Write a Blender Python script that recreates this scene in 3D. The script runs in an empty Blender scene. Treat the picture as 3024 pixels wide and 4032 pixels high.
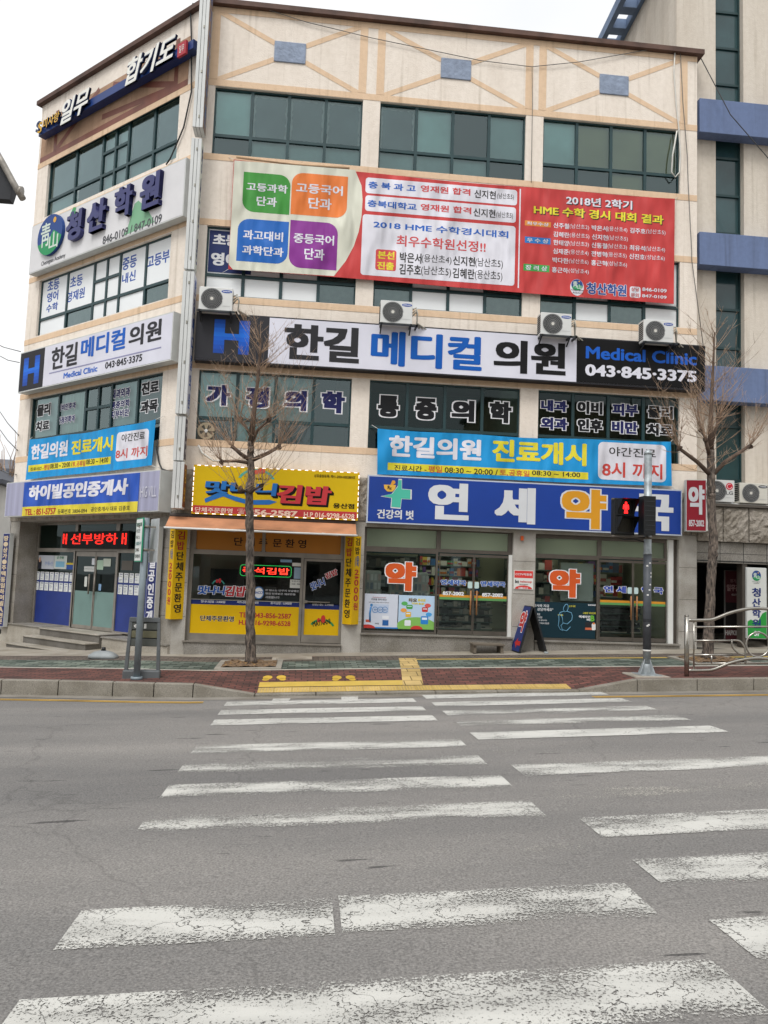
import bpy, math, random
from mathutils import Vector, Matrix
SC = bpy.context.scene
COL = SC.collection
# ---------------------------------------------------------------- camera, sky, sun, exposure
CXP, CYP, FPX, EYE = 1512.0, 2016.0, 3050.0, 1.6          # photo centre, focal length in photo pixels, eye height
def _rows(yaw, pitch, roll):
    def mul(A, B): return [[sum(A[i][k]*B[k][j] for k in range(3)) for j in range(3)] for i in range(3)]
    c, s = math.cos(yaw), math.sin(yaw); Rz = [[c,-s,0],[s,c,0],[0,0,1]]
    B = [[1,0,0],[0,0,-1],[0,1,0]]
    c, s = math.cos(pitch), math.sin(pitch); Rx = [[1,0,0],[0,c,s],[0,-s,c]]
    c, s = math.cos(roll), math.sin(roll); Rr = [[c,-s,0],[s,c,0],[0,0,1]]
    return mul(Rr, mul(Rx, mul(B, Rz)))
CR = _rows(math.radians(5.567), math.radians(4.912), math.radians(2.028))
cam = bpy.data.cameras.new('camera'); camo = bpy.data.objects.new('camera', cam); COL.objects.link(camo)
cam.sensor_fit = 'VERTICAL'; cam.sensor_height = 36; cam.lens = FPX/4032*36; cam.clip_start = .05; cam.clip_end = 2000
r, dn, fw = CR
camo.matrix_world = Matrix(((r[0],-dn[0],-fw[0],0),(r[1],-dn[1],-fw[1],0),(r[2],-dn[2],-fw[2],EYE),(0,0,0,1)))
SC.camera = camo
W = bpy.data.worlds.new('World'); SC.world = W; W.use_nodes = True
nt = W.node_tree; nt.nodes.clear()
o = nt.nodes.new('ShaderNodeOutputWorld'); bg = nt.nodes.new('ShaderNodeBackground'); sky = nt.nodes.new('ShaderNodeTexSky')
sky.sky_type = 'NISHITA'; sky.sun_disc = False; sky.sun_elevation = math.radians(57); sky.sun_rotation = math.radians(205)
sky.air_density = 1.5; sky.dust_density = 6; sky.ozone_density = 1.0
hs = nt.nodes.new('ShaderNodeHueSaturation'); hs.inputs['Saturation'].default_value = .12     # overcast: nearly colourless
mx = nt.nodes.new('ShaderNodeMix'); mx.data_type = 'RGBA'; mx.inputs[0].default_value = .72
tcw = nt.nodes.new('ShaderNodeTexCoord'); nzw = nt.nodes.new('ShaderNodeTexNoise'); nzw.inputs['Scale'].default_value = 2.2; nzw.inputs['Detail'].default_value = 5
rw = nt.nodes.new('ShaderNodeValToRGB'); rw.color_ramp.elements[0].color = (7.6,7.9,8.3,1); rw.color_ramp.elements[1].color = (9.6,9.6,9.6,1)
rw.color_ramp.elements[0].position = .3; rw.color_ramp.elements[1].position = .62
nt.links.new(tcw.outputs['Generated'], nzw.inputs['Vector']); nt.links.new(nzw.outputs[0], rw.inputs[0])
nt.links.new(sky.outputs[0], hs.inputs['Color']); nt.links.new(hs.outputs[0], mx.inputs[6]); nt.links.new(rw.outputs[0], mx.inputs[7])
nt.links.new(mx.outputs[2], bg.inputs[0]); bg.inputs[1].default_value = .117; nt.links.new(bg.outputs[0], o.inputs[0])
sl = bpy.data.lights.new('sun', 'SUN'); sl.energy = 1.5; sl.angle = math.radians(22); sl.color = (1,.985,.965)
so = bpy.data.objects.new('sun', sl); COL.objects.link(so)
sd = Vector((math.sin(math.radians(205))*math.cos(math.radians(57)), math.cos(math.radians(205))*math.cos(math.radians(57)), math.sin(math.radians(57))))
so.rotation_euler = sd.to_track_quat('Z','Y').to_euler()
SC.view_settings.view_transform = 'Standard'; SC.view_settings.look = 'None'; SC.view_settings.gamma = 1
SC.view_settings.exposure = 0.26
SC.render.engine = 'CYCLES'; SC.cycles.use_denoising = True; SC.cycles.max_bounces = 8; SC.cycles.transparent_max_bounces = 16
SC.cycles.sample_clamp_indirect = 6
# ---------------------------------------------------------------- where a photo pixel lands in the place
CROP = {0:(0,0,3024),1:(0,0,1000),2:(700,0,1200),3:(1900,0,1124),4:(0,900,900),5:(700,1000,1000),6:(1500,1000,900),7:(2200,1000,824),8:(0,1800,800),
        9:(600,1800,900),10:(1400,1800,800),11:(2100,1800,924),12:(0,2500,1512),13:(1512,2500,1512),14:(0,2700,1512),15:(1512,2700,1512),
        16:(2200,0,824),17:(0,1200,1125.6),18:(2650,1900,562.5)}
def src(p):
    c, x, y = p; a, b, w = CROP[c]; s = w/1659; return a+x*s, b+y*s
def ray(p):
    x, y = src(p); d = ((x-CXP)/FPX, (y-CYP)/FPX, 1.0)
    return Vector(tuple(sum(CR[k][i]*d[k] for k in range(3)) for i in range(3)))
class Plane:                                             # upright plane: u along it, v = height, d = distance out of it
    def __init__(s, x, y, ang, z=0):
        s.O = Vector((x,y,z)); s.U = Vector((math.cos(ang), math.sin(ang), 0)); s.N = Vector((s.U.y, -s.U.x, 0)); s.Z = Vector((0,0,1))
    def P(s, u, v, d=0): return s.O + u*s.U + v*s.Z + d*s.N
    def uv(s, p, d=0):
        if len(p) == 2: return p
        q = ray(p); o = s.O + d*s.N; C = Vector((0,0,EYE)); t = (o-C).dot(s.N)/q.dot(s.N); X = C+t*q
        return (X-o).dot(s.U), X.z
class Floor:                                             # sloping ground plane z = a x + b y + c ; u = x, v = y, d = up
    def __init__(s, a, b, c): s.a, s.b, s.c = a, b, c
    def P(s, u, v, d=0): return Vector((u, v, s.a*u+s.b*v+s.c+d))
    def uv(s, p, d=0):
        if len(p) == 2: return p
        q = ray(p); t = (EYE-s.c-d)/(s.a*q.x+s.b*q.y-q.z); return q.x*t, q.y*t
FP = Plane(0, 17.3, 0); LP = Plane(-2.85, 17.3, math.radians(-42.08))
ROAD = Floor(.036, -.029, 0); WALK = Floor(.036, .02, -.17-.02*13.1); RAMP = Floor(.036, .128, -.352-.128*13.1)
# ---------------------------------------------------------------- materials
def lin(h):
    h = h.lstrip('#'); out = []
    for i in (0,2,4):
        c = int(h[i:i+2],16)/255; out.append(c/12.92 if c <= .04045 else ((c+.055)/1.055)**2.4)
    return out
MATS = {}
def base(name):
    m = bpy.data.materials.new(name); m.use_nodes = True; n = m.node_tree; b = n.nodes['Principled BSDF']; MATS[name] = m
    return m, n, b, (lambda t: n.nodes.new('ShaderNode'+t)), n.links.new
def mat(h, rough=.5, var=.06, scale=3.0, bump=0, bscale=60, metal=0, stretch=None, emit=0, spec=.4, detail=4, bdist=.02):
    """colour with mottled variation of its own and an optional fine relief"""
    key = f'{h}_{rough}_{var}_{scale}_{bump}_{bscale}_{metal}_{stretch}_{emit}_{bdist}_{spec}'
    if key in MATS: return MATS[key]
    m, n, b, N, L = base(key); c = lin(h)
    tc = N('TexCoord'); mp = N('Mapping'); L(tc.outputs['Object'], mp.inputs[0])
    if stretch: mp.inputs['Scale'].default_value = stretch
    nz = N('TexNoise'); nz.inputs['Scale'].default_value = scale; nz.inputs['Detail'].default_value = detail; L(mp.outputs[0], nz.inputs['Vector'])
    rp = N('ValToRGB'); rp.color_ramp.elements[0].position = .3; rp.color_ramp.elements[1].position = .7
    rp.color_ramp.elements[0].color = [x*(1-var*1.6) for x in c]+[1]; rp.color_ramp.elements[1].color = [min(1,x*(1+var)) for x in c]+[1]
    L(nz.outputs[0], rp.inputs[0]); L(rp.outputs[0], b.inputs['Base Color'])
    b.inputs['Roughness'].default_value = rough; b.inputs['Metallic'].default_value = metal; b.inputs['Specular IOR Level'].default_value = spec
    if emit:
        b.inputs['Emission Color'].default_value = c+[1]; b.inputs['Emission Strength'].default_value = emit
    if bump:
        n2 = N('TexNoise'); n2.inputs['Scale'].default_value = bscale; n2.inputs['Detail'].default_value = 3 if bdist < .1 else 1.2; L(mp.outputs[0], n2.inputs['Vector'])
        bp = N('Bump'); bp.inputs['Strength'].default_value = bump; bp.inputs['Distance'].default_value = bdist
        L(n2.outputs[0], bp.inputs['Height']); L(bp.outputs[0], b.inputs['Normal'])
    return m
def pr(h): return mat(h, .5, .05, 1.3, spec=.18)                                        # printed sign face
def cloth(h): return mat(h, .6, .07, 1.5, bump=1, bscale=1.6, stretch=(1.7,1.7,.6), spec=.3, bdist=.24, detail=2)     # banner cloth with creases
def vinyl(h): return mat(h, .4, .02, 2)
def paint(h): return mat(h, .45, .08, 4, bump=.08, bscale=40)
def lamp(h, e): return mat(h, .5, 0, 1, emit=e)
def stucco(name, h, streak=.16, bump=.6):
    m, n, b, N, L = base(name); c = lin(h)
    tc = N('TexCoord'); mp = N('Mapping'); L(tc.outputs['Object'], mp.inputs[0]); mp.inputs['Scale'].default_value = (1.6,1.6,.22)
    a = N('TexNoise'); a.inputs['Scale'].default_value = 1.4; a.inputs['Detail'].default_value = 7; a.inputs['Roughness'].default_value = .65; L(mp.outputs[0], a.inputs['Vector'])
    f = N('TexNoise'); f.inputs['Scale'].default_value = 9; f.inputs['Detail'].default_value = 6; L(tc.outputs['Object'], f.inputs['Vector'])
    r1 = N('ValToRGB'); r1.color_ramp.elements[0].position = .3; r1.color_ramp.elements[1].position = .62
    r1.color_ramp.elements[0].color = (c[0]*(1-streak),c[1]*(1-streak*1.15),c[2]*(1-streak*1.3),1); r1.color_ramp.elements[1].color = c+[1]
    L(a.outputs[0], r1.inputs[0])
    r2 = N('ValToRGB'); r2.color_ramp.elements[0].position = .35; r2.color_ramp.elements[1].position = .6
    r2.color_ramp.elements[0].color = (.94,.935,.925,1); r2.color_ramp.elements[1].color = (1,1,1,1); L(f.outputs[0], r2.inputs[0])
    mm = N('Mix'); mm.data_type = 'RGBA'; mm.blend_type = 'MULTIPLY'; mm.inputs[0].default_value = 1; L(r1.outputs[0], mm.inputs[6]); L(r2.outputs[0], mm.inputs[7])
    L(mm.outputs[2], b.inputs['Base Color']); b.inputs['Roughness'].default_value = .88; b.inputs['Specular IOR Level'].default_value = .2
    ms = N('Mapping'); ms.inputs['Scale'].default_value = (7,7,.3); L(tc.outputs['Object'], ms.inputs[0]); st = N('TexNoise'); st.inputs['Scale'].default_value = 1.2; st.inputs['Detail'].default_value = 4; L(ms.outputs[0], st.inputs['Vector'])
    rs = N('ValToRGB'); rs.color_ramp.elements[0].position = .57; rs.color_ramp.elements[1].position = .74; rs.color_ramp.elements[0].color = (1,1,1,1); rs.color_ramp.elements[1].color = (.8,.785,.76,1); L(st.outputs[0], rs.inputs[0])
    m3 = N('Mix'); m3.data_type = 'RGBA'; m3.blend_type = 'MULTIPLY'; m3.inputs[0].default_value = 1; L(mm.outputs[2], m3.inputs[6]); L(rs.outputs[0], m3.inputs[7]); L(m3.outputs[2], b.inputs['Base Color'])
    mq = N('Mapping'); mq.inputs['Scale'].default_value = (1,1,2.2); L(tc.outputs['Object'], mq.inputs[0])
    g = N('TexNoise'); g.inputs['Scale'].default_value = 22; g.inputs['Detail'].default_value = 5; g.inputs['Roughness'].default_value = .6; L(mq.outputs[0], g.inputs['Vector'])
    bp = N('Bump'); bp.inputs['Strength'].default_value = bump; bp.inputs['Distance'].default_value = .02; L(g.outputs[0], bp.inputs['Height']); L(bp.outputs[0], b.inputs['Normal'])
    return m
def granite(name, h, bump=.1, tile=None, rough=.6, contrast=.35, bdist=.03, bsc=7):
    m, n, b, N, L = base(name); c = lin(h)
    tc = N('TexCoord'); a = N('TexNoise'); a.inputs['Scale'].default_value = 110; a.inputs['Detail'].default_value = 2; L(tc.outputs['Object'], a.inputs['Vector'])
    r1 = N('ValToRGB'); r1.color_ramp.elements[0].position = .38; r1.color_ramp.elements[1].position = .62
    r1.color_ramp.elements[0].color = [x*(1-contrast) for x in c]+[1]; r1.color_ramp.elements[1].color = [min(1,x*(1+contrast*.6)) for x in c]+[1]; L(a.outputs[0], r1.inputs[0])
    f = N('TexNoise'); f.inputs['Scale'].default_value = 2.2; f.inputs['Detail'].default_value = 6; L(tc.outputs['Object'], f.inputs['Vector'])
    r2 = N('ValToRGB'); r2.color_ramp.elements[0].position = .3; r2.color_ramp.elements[1].position = .65; r2.color_ramp.elements[0].color = (.66,.64,.6,1); r2.color_ramp.elements[1].color = (1,1,1,1); L(f.outputs[0], r2.inputs[0])
    mm = N('Mix'); mm.data_type = 'RGBA'; mm.blend_type = 'MULTIPLY'; mm.inputs[0].default_value = 1; L(r1.outputs[0], mm.inputs[6]); L(r2.outputs[0], mm.inputs[7])
    L(mm.outputs[2], b.inputs['Base Color']); b.inputs['Roughness'].default_value = rough; b.inputs['Specular IOR Level'].default_value = .3
    g = N('TexNoise'); g.inputs['Scale'].default_value = bsc; g.inputs['Detail'].default_value = 8; g.inputs['Roughness'].default_value = .62; L(tc.outputs['Object'], g.inputs['Vector'])
    bp = N('Bump'); bp.inputs['Strength'].default_value = bump; bp.inputs['Distance'].default_value = bdist; L(g.outputs[0], bp.inputs['Height']); L(bp.outputs[0], b.inputs['Normal'])
    return m
def glass(name, tint, refl=1.0, rough=.02):
    m, n, b, N, L = base(name); n.nodes.remove(b); out = n.nodes['Material Output']
    tr = N('BsdfTransparent'); tr.inputs[0].default_value = tint+[1]; gl = N('BsdfGlossy'); gl.inputs['Roughness'].default_value = rough
    gl.inputs[0].default_value = (.78,.96,.97,1)
    fr = N('Fresnel'); fr.inputs[0].default_value = 1.6; mu = N('Math'); mu.operation = 'MULTIPLY'; mu.inputs[1].default_value = refl; mu.use_clamp = True; L(fr.outputs[0], mu.inputs[0])
    tc = N('TexCoord'); nz = N('TexNoise'); nz.inputs['Scale'].default_value = .9; nz.inputs['Detail'].default_value = 1; L(tc.outputs['Object'], nz.inputs['Vector'])
    bp = N('Bump'); bp.inputs['Strength'].default_value = .05; bp.inputs['Distance'].default_value = .05; L(nz.outputs[0], bp.inputs['Height']); L(bp.outputs[0], gl.inputs['Normal'])
    mi = N('MixShader'); L(mu.outputs[0], mi.inputs[0]); L(tr.outputs[0], mi.inputs[1]); L(gl.outputs[0], mi.inputs[2]); L(mi.outputs[0], out.inputs[0])
    return m
def asphalt(name):
    m, n, b, N, L = base(name); tc = N('TexCoord')
    a = N('TexNoise'); a.inputs['Scale'].default_value = 75; a.inputs['Detail'].default_value = 3; a.inputs['Roughness'].default_value = .7; L(tc.outputs['Object'], a.inputs['Vector'])
    r1 = N('ValToRGB'); e = r1.color_ramp.elements; e[0].position = .3; e[0].color = (.118,.115,.113,1); e[1].position = .7; e[1].color = (.315,.308,.298,1); L(a.outputs[0], r1.inputs[0])
    mp = N('Mapping'); mp.inputs['Scale'].default_value = (.16,.7,1); L(tc.outputs['Object'], mp.inputs[0])
    f = N('TexNoise'); f.inputs['Scale'].default_value = 1.1; f.inputs['Detail'].default_value = 5; L(mp.outputs[0], f.inputs['Vector'])
    r2 = N('ValToRGB'); r2.color_ramp.elements[0].position = .3; r2.color_ramp.elements[1].position = .7; r2.color_ramp.elements[0].color = (.66,.655,.65,1); r2.color_ramp.elements[1].color = (1.08,1.045,1.0,1); L(f.outputs[0], r2.inputs[0])
    mm = N('Mix'); mm.data_type = 'RGBA'; mm.blend_type = 'MULTIPLY'; mm.inputs[0].default_value = 1; L(r1.outputs[0], mm.inputs[6]); L(r2.outputs[0], mm.inputs[7])
    lk = N('TexVoronoi'); lk.feature = 'DISTANCE_TO_EDGE'; lk.inputs['Scale'].default_value = .34; lw = N('TexNoise'); lw.inputs['Scale'].default_value = 2.2; lw.inputs['Detail'].default_value = 6; L(tc.outputs['Object'], lw.inputs['Vector'])
    lm = N('Mix'); lm.data_type = 'RGBA'; lm.inputs[0].default_value = .3; L(tc.outputs['Object'], lm.inputs[6]); L(lw.outputs['Color'], lm.inputs[7]); L(lm.outputs[2], lk.inputs['Vector'])
    lr = N('ValToRGB'); lr.color_ramp.elements[0].position = .0012; lr.color_ramp.elements[1].position = .004; lr.color_ramp.elements[0].color = (.8,.8,.8,1); lr.color_ramp.elements[1].color = (1,1,1,1); L(lk.outputs[0], lr.inputs[0])
    lx = N('Mix'); lx.data_type = 'RGBA'; lx.blend_type = 'MULTIPLY'; lx.inputs[0].default_value = 1; L(mm.outputs[2], lx.inputs[6]); L(lr.outputs[0], lx.inputs[7]); mm = lx
    # scuffs drawn along the driving direction
    mp2 = N('Mapping'); mp2.inputs['Scale'].default_value = (1.1,7,1); L(tc.outputs['Object'], mp2.inputs[0])
    s = N('TexNoise'); s.inputs['Scale'].default_value = 1.3; s.inputs['Detail'].default_value = 2; L(mp2.outputs[0], s.inputs['Vector'])
    r3 = N('ValToRGB'); r3.color_ramp.elements[0].position = .70; r3.color_ramp.elements[1].position = .73; r3.color_ramp.elements[0].color = (1,1,1,1); r3.color_ramp.elements[1].color = (.4,.4,.41,1); L(s.outputs[0], r3.inputs[0])
    m2 = N('Mix'); m2.data_type = 'RGBA'; m2.blend_type = 'MULTIPLY'; m2.inputs[0].default_value = 1; L(mm.outputs[2], m2.inputs[6]); L(r3.outputs[0], m2.inputs[7])
    L(m2.outputs[2], b.inputs['Base Color']); b.inputs['Roughness'].default_value = .85; b.inputs['Specular IOR Level'].default_value = .3
    bp = N('Bump'); bp.inputs['Strength'].default_value = .5; bp.inputs['Distance'].default_value = .008; L(a.outputs[0], bp.inputs['Height']); L(bp.outputs[0], b.inputs['Normal'])
    return m
def worn(name, h, keep, crack=True):
    """road paint: flaked away where a noise falls below a threshold, most along its edges, cracked across, dulled by tyres"""
    m, n, b, N, L = base(name); tc = N('TexCoord'); c = lin(h)
    def math_(op, x, y):
        q = N('Math'); q.operation = op
        for k, v in enumerate((x,y)):
            if isinstance(v,(int,float)): q.inputs[k].default_value = v
            elif v is not None: L(v, q.inputs[k])
        return q.outputs[0]
    a = N('TexNoise'); a.inputs['Scale'].default_value = 62; a.inputs['Detail'].default_value = 6; a.inputs['Roughness'].default_value = .78; L(tc.outputs['Object'], a.inputs['Vector'])
    bmp = N('Mapping'); bmp.inputs['Scale'].default_value = (.8,2.6,1); L(tc.outputs['Object'], bmp.inputs[0]); big = N('TexNoise'); big.inputs['Scale'].default_value = 1.5; big.inputs['Detail'].default_value = 5; L(bmp.outputs[0], big.inputs['Vector'])
    sx = N('SeparateXYZ'); uv = N('UVMap'); uv.uv_map = 'across'; L(uv.outputs[0], sx.inputs[0])
    ed = math_('MINIMUM', sx.outputs[1], math_('SUBTRACT', 1, sx.outputs[1])); ed2 = math_('MINIMUM', math_('MULTIPLY', ed, 3.2), 1); lift = math_('MULTIPLY', ed2, .13)
    ad = math_('ADD', math_('ADD', math_('MULTIPLY', big.outputs[0], .5), a.outputs[0]), lift)
    r = N('ValToRGB'); t = .5*(1.2-keep); r.color_ramp.elements[0].position = t-.01; r.color_ramp.elements[1].position = t+.01; L(math_('MULTIPLY', ad, .5), r.inputs[0]); fac = r.outputs[0]
    if crack:
        v = N('TexVoronoi'); v.feature = 'DISTANCE_TO_EDGE'; v.inputs['Scale'].default_value = 3.6
        w = N('TexNoise'); w.inputs['Scale'].default_value = 5; w.inputs['Detail'].default_value = 5; L(tc.outputs['Object'], w.inputs['Vector'])
        vm = N('Mix'); vm.data_type = 'RGBA'; vm.inputs[0].default_value = .42; L(tc.outputs['Object'], vm.inputs[6]); L(w.outputs['Color'], vm.inputs[7]); L(vm.outputs[2], v.inputs['Vector'])
        r4 = N('ValToRGB'); r4.color_ramp.elements[0].position = .004; r4.color_ramp.elements[1].position = .011; L(v.outputs[0], r4.inputs[0]); fac = math_('MULTIPLY', fac, r4.outputs[0])
    g = N('ValToRGB'); g.color_ramp.elements[0].position = .35; g.color_ramp.elements[1].position = .6; g.color_ramp.elements[0].color = [x*.72 for x in c]+[1]; g.color_ramp.elements[1].color = c+[1]; L(big.outputs[0], g.inputs[0])
    L(g.outputs[0], b.inputs['Base Color']); b.inputs['Roughness'].default_value = .8; b.inputs['Specular IOR Level'].default_value = .15
    L(fac, b.inputs['Alpha'])
    return m
def pavers(name, h1, h2, mortar, w=.22, hh=.11, patches=None):
    m, n, b, N, L = base(name); tc = N('TexCoord')
    wz = N('TexWave'); wz.inputs['Scale'].default_value = 14; wz.inputs['Distortion'].default_value = 0; L(tc.outputs['Object'], wz.inputs['Vector'])
    cb = N('CombineXYZ'); sc = N('Math'); sc.operation = 'MULTIPLY'; sc.inputs[1].default_value = .02; L(wz.outputs['Fac'], sc.inputs[0]); L(sc.outputs[0], cb.inputs[1])
    va = N('VectorMath'); L(tc.outputs['Object'], va.inputs[0]); L(cb.outputs[0], va.inputs[1])
    k = N('TexBrick'); L(va.outputs[0], k.inputs['Vector']); k.inputs['Scale'].default_value = 1; k.inputs['Brick Width'].default_value = w; k.inputs['Row Height'].default_value = hh
    k.inputs['Mortar Size'].default_value = .011; k.inputs['Mortar Smooth'].default_value = .3; k.inputs['Bias'].default_value = -.1
    k.inputs['Color1'].default_value = lin(h1)+[1]; k.inputs['Color2'].default_value = lin(h2)+[1]; k.inputs['Mortar'].default_value = lin(mortar)+[1]
    f = N('TexNoise'); f.inputs['Scale'].default_value = 1.6; f.inputs['Detail'].default_value = 7; L(tc.outputs['Object'], f.inputs['Vector'])
    r2 = N('ValToRGB'); r2.color_ramp.elements[0].position = .3; r2.color_ramp.elements[1].position = .7; r2.color_ramp.elements[0].color = (.62,.62,.62,1); r2.color_ramp.elements[1].color = (1.12,1.1,1.08,1); L(f.outputs[0], r2.inputs[0])
    mm = N('Mix'); mm.data_type = 'RGBA'; mm.blend_type = 'MULTIPLY'; mm.inputs[0].default_value = 1; L(k.outputs[0], mm.inputs[6]); L(r2.outputs[0], mm.inputs[7])
    L(mm.outputs[2], b.inputs['Base Color']); b.inputs['Roughness'].default_value = .85
    bp = N('Bump'); bp.inputs['Strength'].default_value = .4; bp.inputs['Distance'].default_value = .01; bp.invert = True; L(k.outputs['Fac'], bp.inputs['Height']); L(bp.outputs[0], b.inputs['Normal'])
    return m
# ---------------------------------------------------------------- meshes
class MB:
    def __init__(s): s.v = []; s.f = []; s.m = []; s.sm = []; s.mats = []
    def mi(s, m):
        if m not in s.mats: s.mats.append(m)
        return s.mats.index(m)
    def face(s, pts, m, smooth=False):
        b = len(s.v); s.v += [Vector(p) for p in pts]; s.f.append(list(range(b,b+len(pts)))); s.m.append(s.mi(m)); s.sm.append(smooth)
    def raw(s, pts, faces, m, smooth=False):
        b = len(s.v); s.v += [Vector(p) for p in pts]; k = s.mi(m)
        for f in faces: s.f.append([b+i for i in f]); s.m.append(k); s.sm.append(smooth)
    def hexa(s, p, m):      # 8 points: bottom ring 0-3, top ring 4-7
        s.raw(p, [(3,2,1,0),(4,5,6,7),(0,1,5,4),(1,2,6,5),(2,3,7,6),(3,0,4,7)], m)
    def box(s, pl, u0, u1, v0, v1, d0, d1, m):
        P = pl.P; s.hexa([P(u0,v0,d1),P(u1,v0,d1),P(u1,v0,d0),P(u0,v0,d0),P(u0,v1,d1),P(u1,v1,d1),P(u1,v1,d0),P(u0,v1,d0)], m)
    def wbox(s, x0, x1, y0, y1, z0, z1, m):
        s.hexa([(x0,y0,z0),(x1,y0,z0),(x1,y1,z0),(x0,y1,z0),(x0,y0,z1),(x1,y0,z1),(x1,y1,z1),(x0,y1,z1)], m)
    def quad(s, pl, u0, u1, v0, v1, d, m): s.face([pl.P(u0,v0,d),pl.P(u1,v0,d),pl.P(u1,v1,d),pl.P(u0,v1,d)], m)
    def poly(s, pl, pts, d, m, depth=0):
        f = [pl.P(u,v,d) for u,v in pts]
        a = sum(pts[i][0]*pts[(i+1)%len(pts)][1]-pts[(i+1)%len(pts)][0]*pts[i][1] for i in range(len(pts)))
        if a < 0: f.reverse(); pts = pts[::-1]
        s.face(f, m)
        if depth:
            g = [pl.P(u,v,d-depth) for u,v in pts]; k = len(f); s.face(g[::-1], m)
            for i in range(k): j = (i+1)%k; s.face([g[i],g[j],f[j],f[i]], m)
    def tube(s, pts, rad, m, n=8, smooth=True, cap=True):
        pts = [Vector(p) for p in pts]; k = len(pts); b = len(s.v); mi = s.mi(m)
        if not hasattr(rad,'__len__'): rad = [rad]*k
        up = Vector((0,0,1)); prev = None
        for i,p in enumerate(pts):
            t = (pts[min(i+1,k-1)]-pts[max(i-1,0)]); t = t.normalized() if t.length > 1e-9 else up
            if prev is None:
                a = t.cross(up if abs(t.z) < .95 else Vector((1,0,0))).normalized()
            else:
                a = (prev - t*prev.dot(t)); a = a.normalized() if a.length > 1e-6 else t.orthogonal().normalized()
            prev = a; c = t.cross(a)
            for j in range(n):
                th = 2*math.pi*j/n; s.v.append(p + rad[i]*(math.cos(th)*a + math.sin(th)*c))
        for i in range(k-1):
            for j in range(n):
                s.f.append([b+i*n+j, b+i*n+(j+1)%n, b+(i+1)*n+(j+1)%n, b+(i+1)*n+j]); s.m.append(mi); s.sm.append(smooth)
        if cap:
            s.f.append([b+j for j in range(n)][::-1]); s.m.append(mi); s.sm.append(False)
            s.f.append([b+(k-1)*n+j for j in range(n)]); s.m.append(mi); s.sm.append(False)
    def plate(s, pl, u0, u1, v0, v1, holes, d, depth, m, rm=None):
        """sheet with rectangular openings and reveals going back by depth"""
        us = sorted({u0,u1}|{x for h in holes for x in h[:2] if u0 < x < u1}); vs = sorted({v0,v1}|{x for h in holes for x in h[2:4] if v0 < x < v1})
        for i in range(len(us)-1):
            for j in range(len(vs)-1):
                cu, cv = (us[i]+us[i+1])/2, (vs[j]+vs[j+1])/2
                if not any(h[0] < cu < h[1] and h[2] < cv < h[3] for h in holes): s.quad(pl, us[i],us[i+1],vs[j],vs[j+1],d,m)
        rm = rm or m; P = pl.P
        for a,b,c,e in [h[:4] for h in holes]:
            a2,b2,c2,e2 = max(a,u0),min(b,u1),max(c,v0),min(e,v1)
            if a > u0: s.face([P(a,c2,d),P(a,c2,d-depth),P(a,e2,d-depth),P(a,e2,d)], rm)
            if b < u1: s.face([P(b,c2,d-depth),P(b,c2,d),P(b,e2,d),P(b,e2,d-depth)], rm)
            if e < v1: s.face([P(a2,e,d),P(a2,e,d-depth),P(b2,e,d-depth),P(b2,e,d)], rm)
            if c > v0: s.face([P(a2,c,d-depth),P(a2,c,d),P(b2,c,d),P(b2,c,d-depth)], rm)
    def build(s, name, parent=None, loc=None, bevel=0):
        if parent is not None: loc = Vector(parent['_loc'])
        elif loc is None:
            loc = Vector((sum(v.x for v in s.v)/len(s.v), sum(v.y for v in s.v)/len(s.v), min(v.z for v in s.v)))
        loc = Vector(loc); me = bpy.data.meshes.new(name); me.from_pydata([v-loc for v in s.v], [], s.f); 
        for m in s.mats: me.materials.append(m)
        me.polygons.foreach_set('material_index', s.m); me.polygons.foreach_set('use_smooth', s.sm); me.update()
        ob = bpy.data.objects.new(name, me); COL.objects.link(ob)
        if bevel:
            w = ob.modifiers.new('edge','BEVEL'); w.width = bevel; w.segments = 2; w.limit_method = 'ANGLE'
            me.validate()
        if parent is not None:
            top = parent.get('_top')
            ob.parent = parent; ob['_loc'] = list(loc)
        else: ob.location = loc; ob['_loc'] = list(loc)
        return ob
def tag(o, label=None, cat=None, group=None, kind=None):
    for k, v in (('label',label),('category',cat),('group',group),('kind',kind)):
        if v: o[k] = v
    return o
def thing(name, label, cat, loc, group=None):
    e = bpy.data.objects.new(name, None); COL.objects.link(e); e.location = loc; e['_loc'] = list(loc); e.empty_display_size = .2
    return tag(e, label, cat, group)
def struct(name, mb, loc=(0,0,0)): return tag(mb.build(name, loc=loc), kind='structure')
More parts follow.
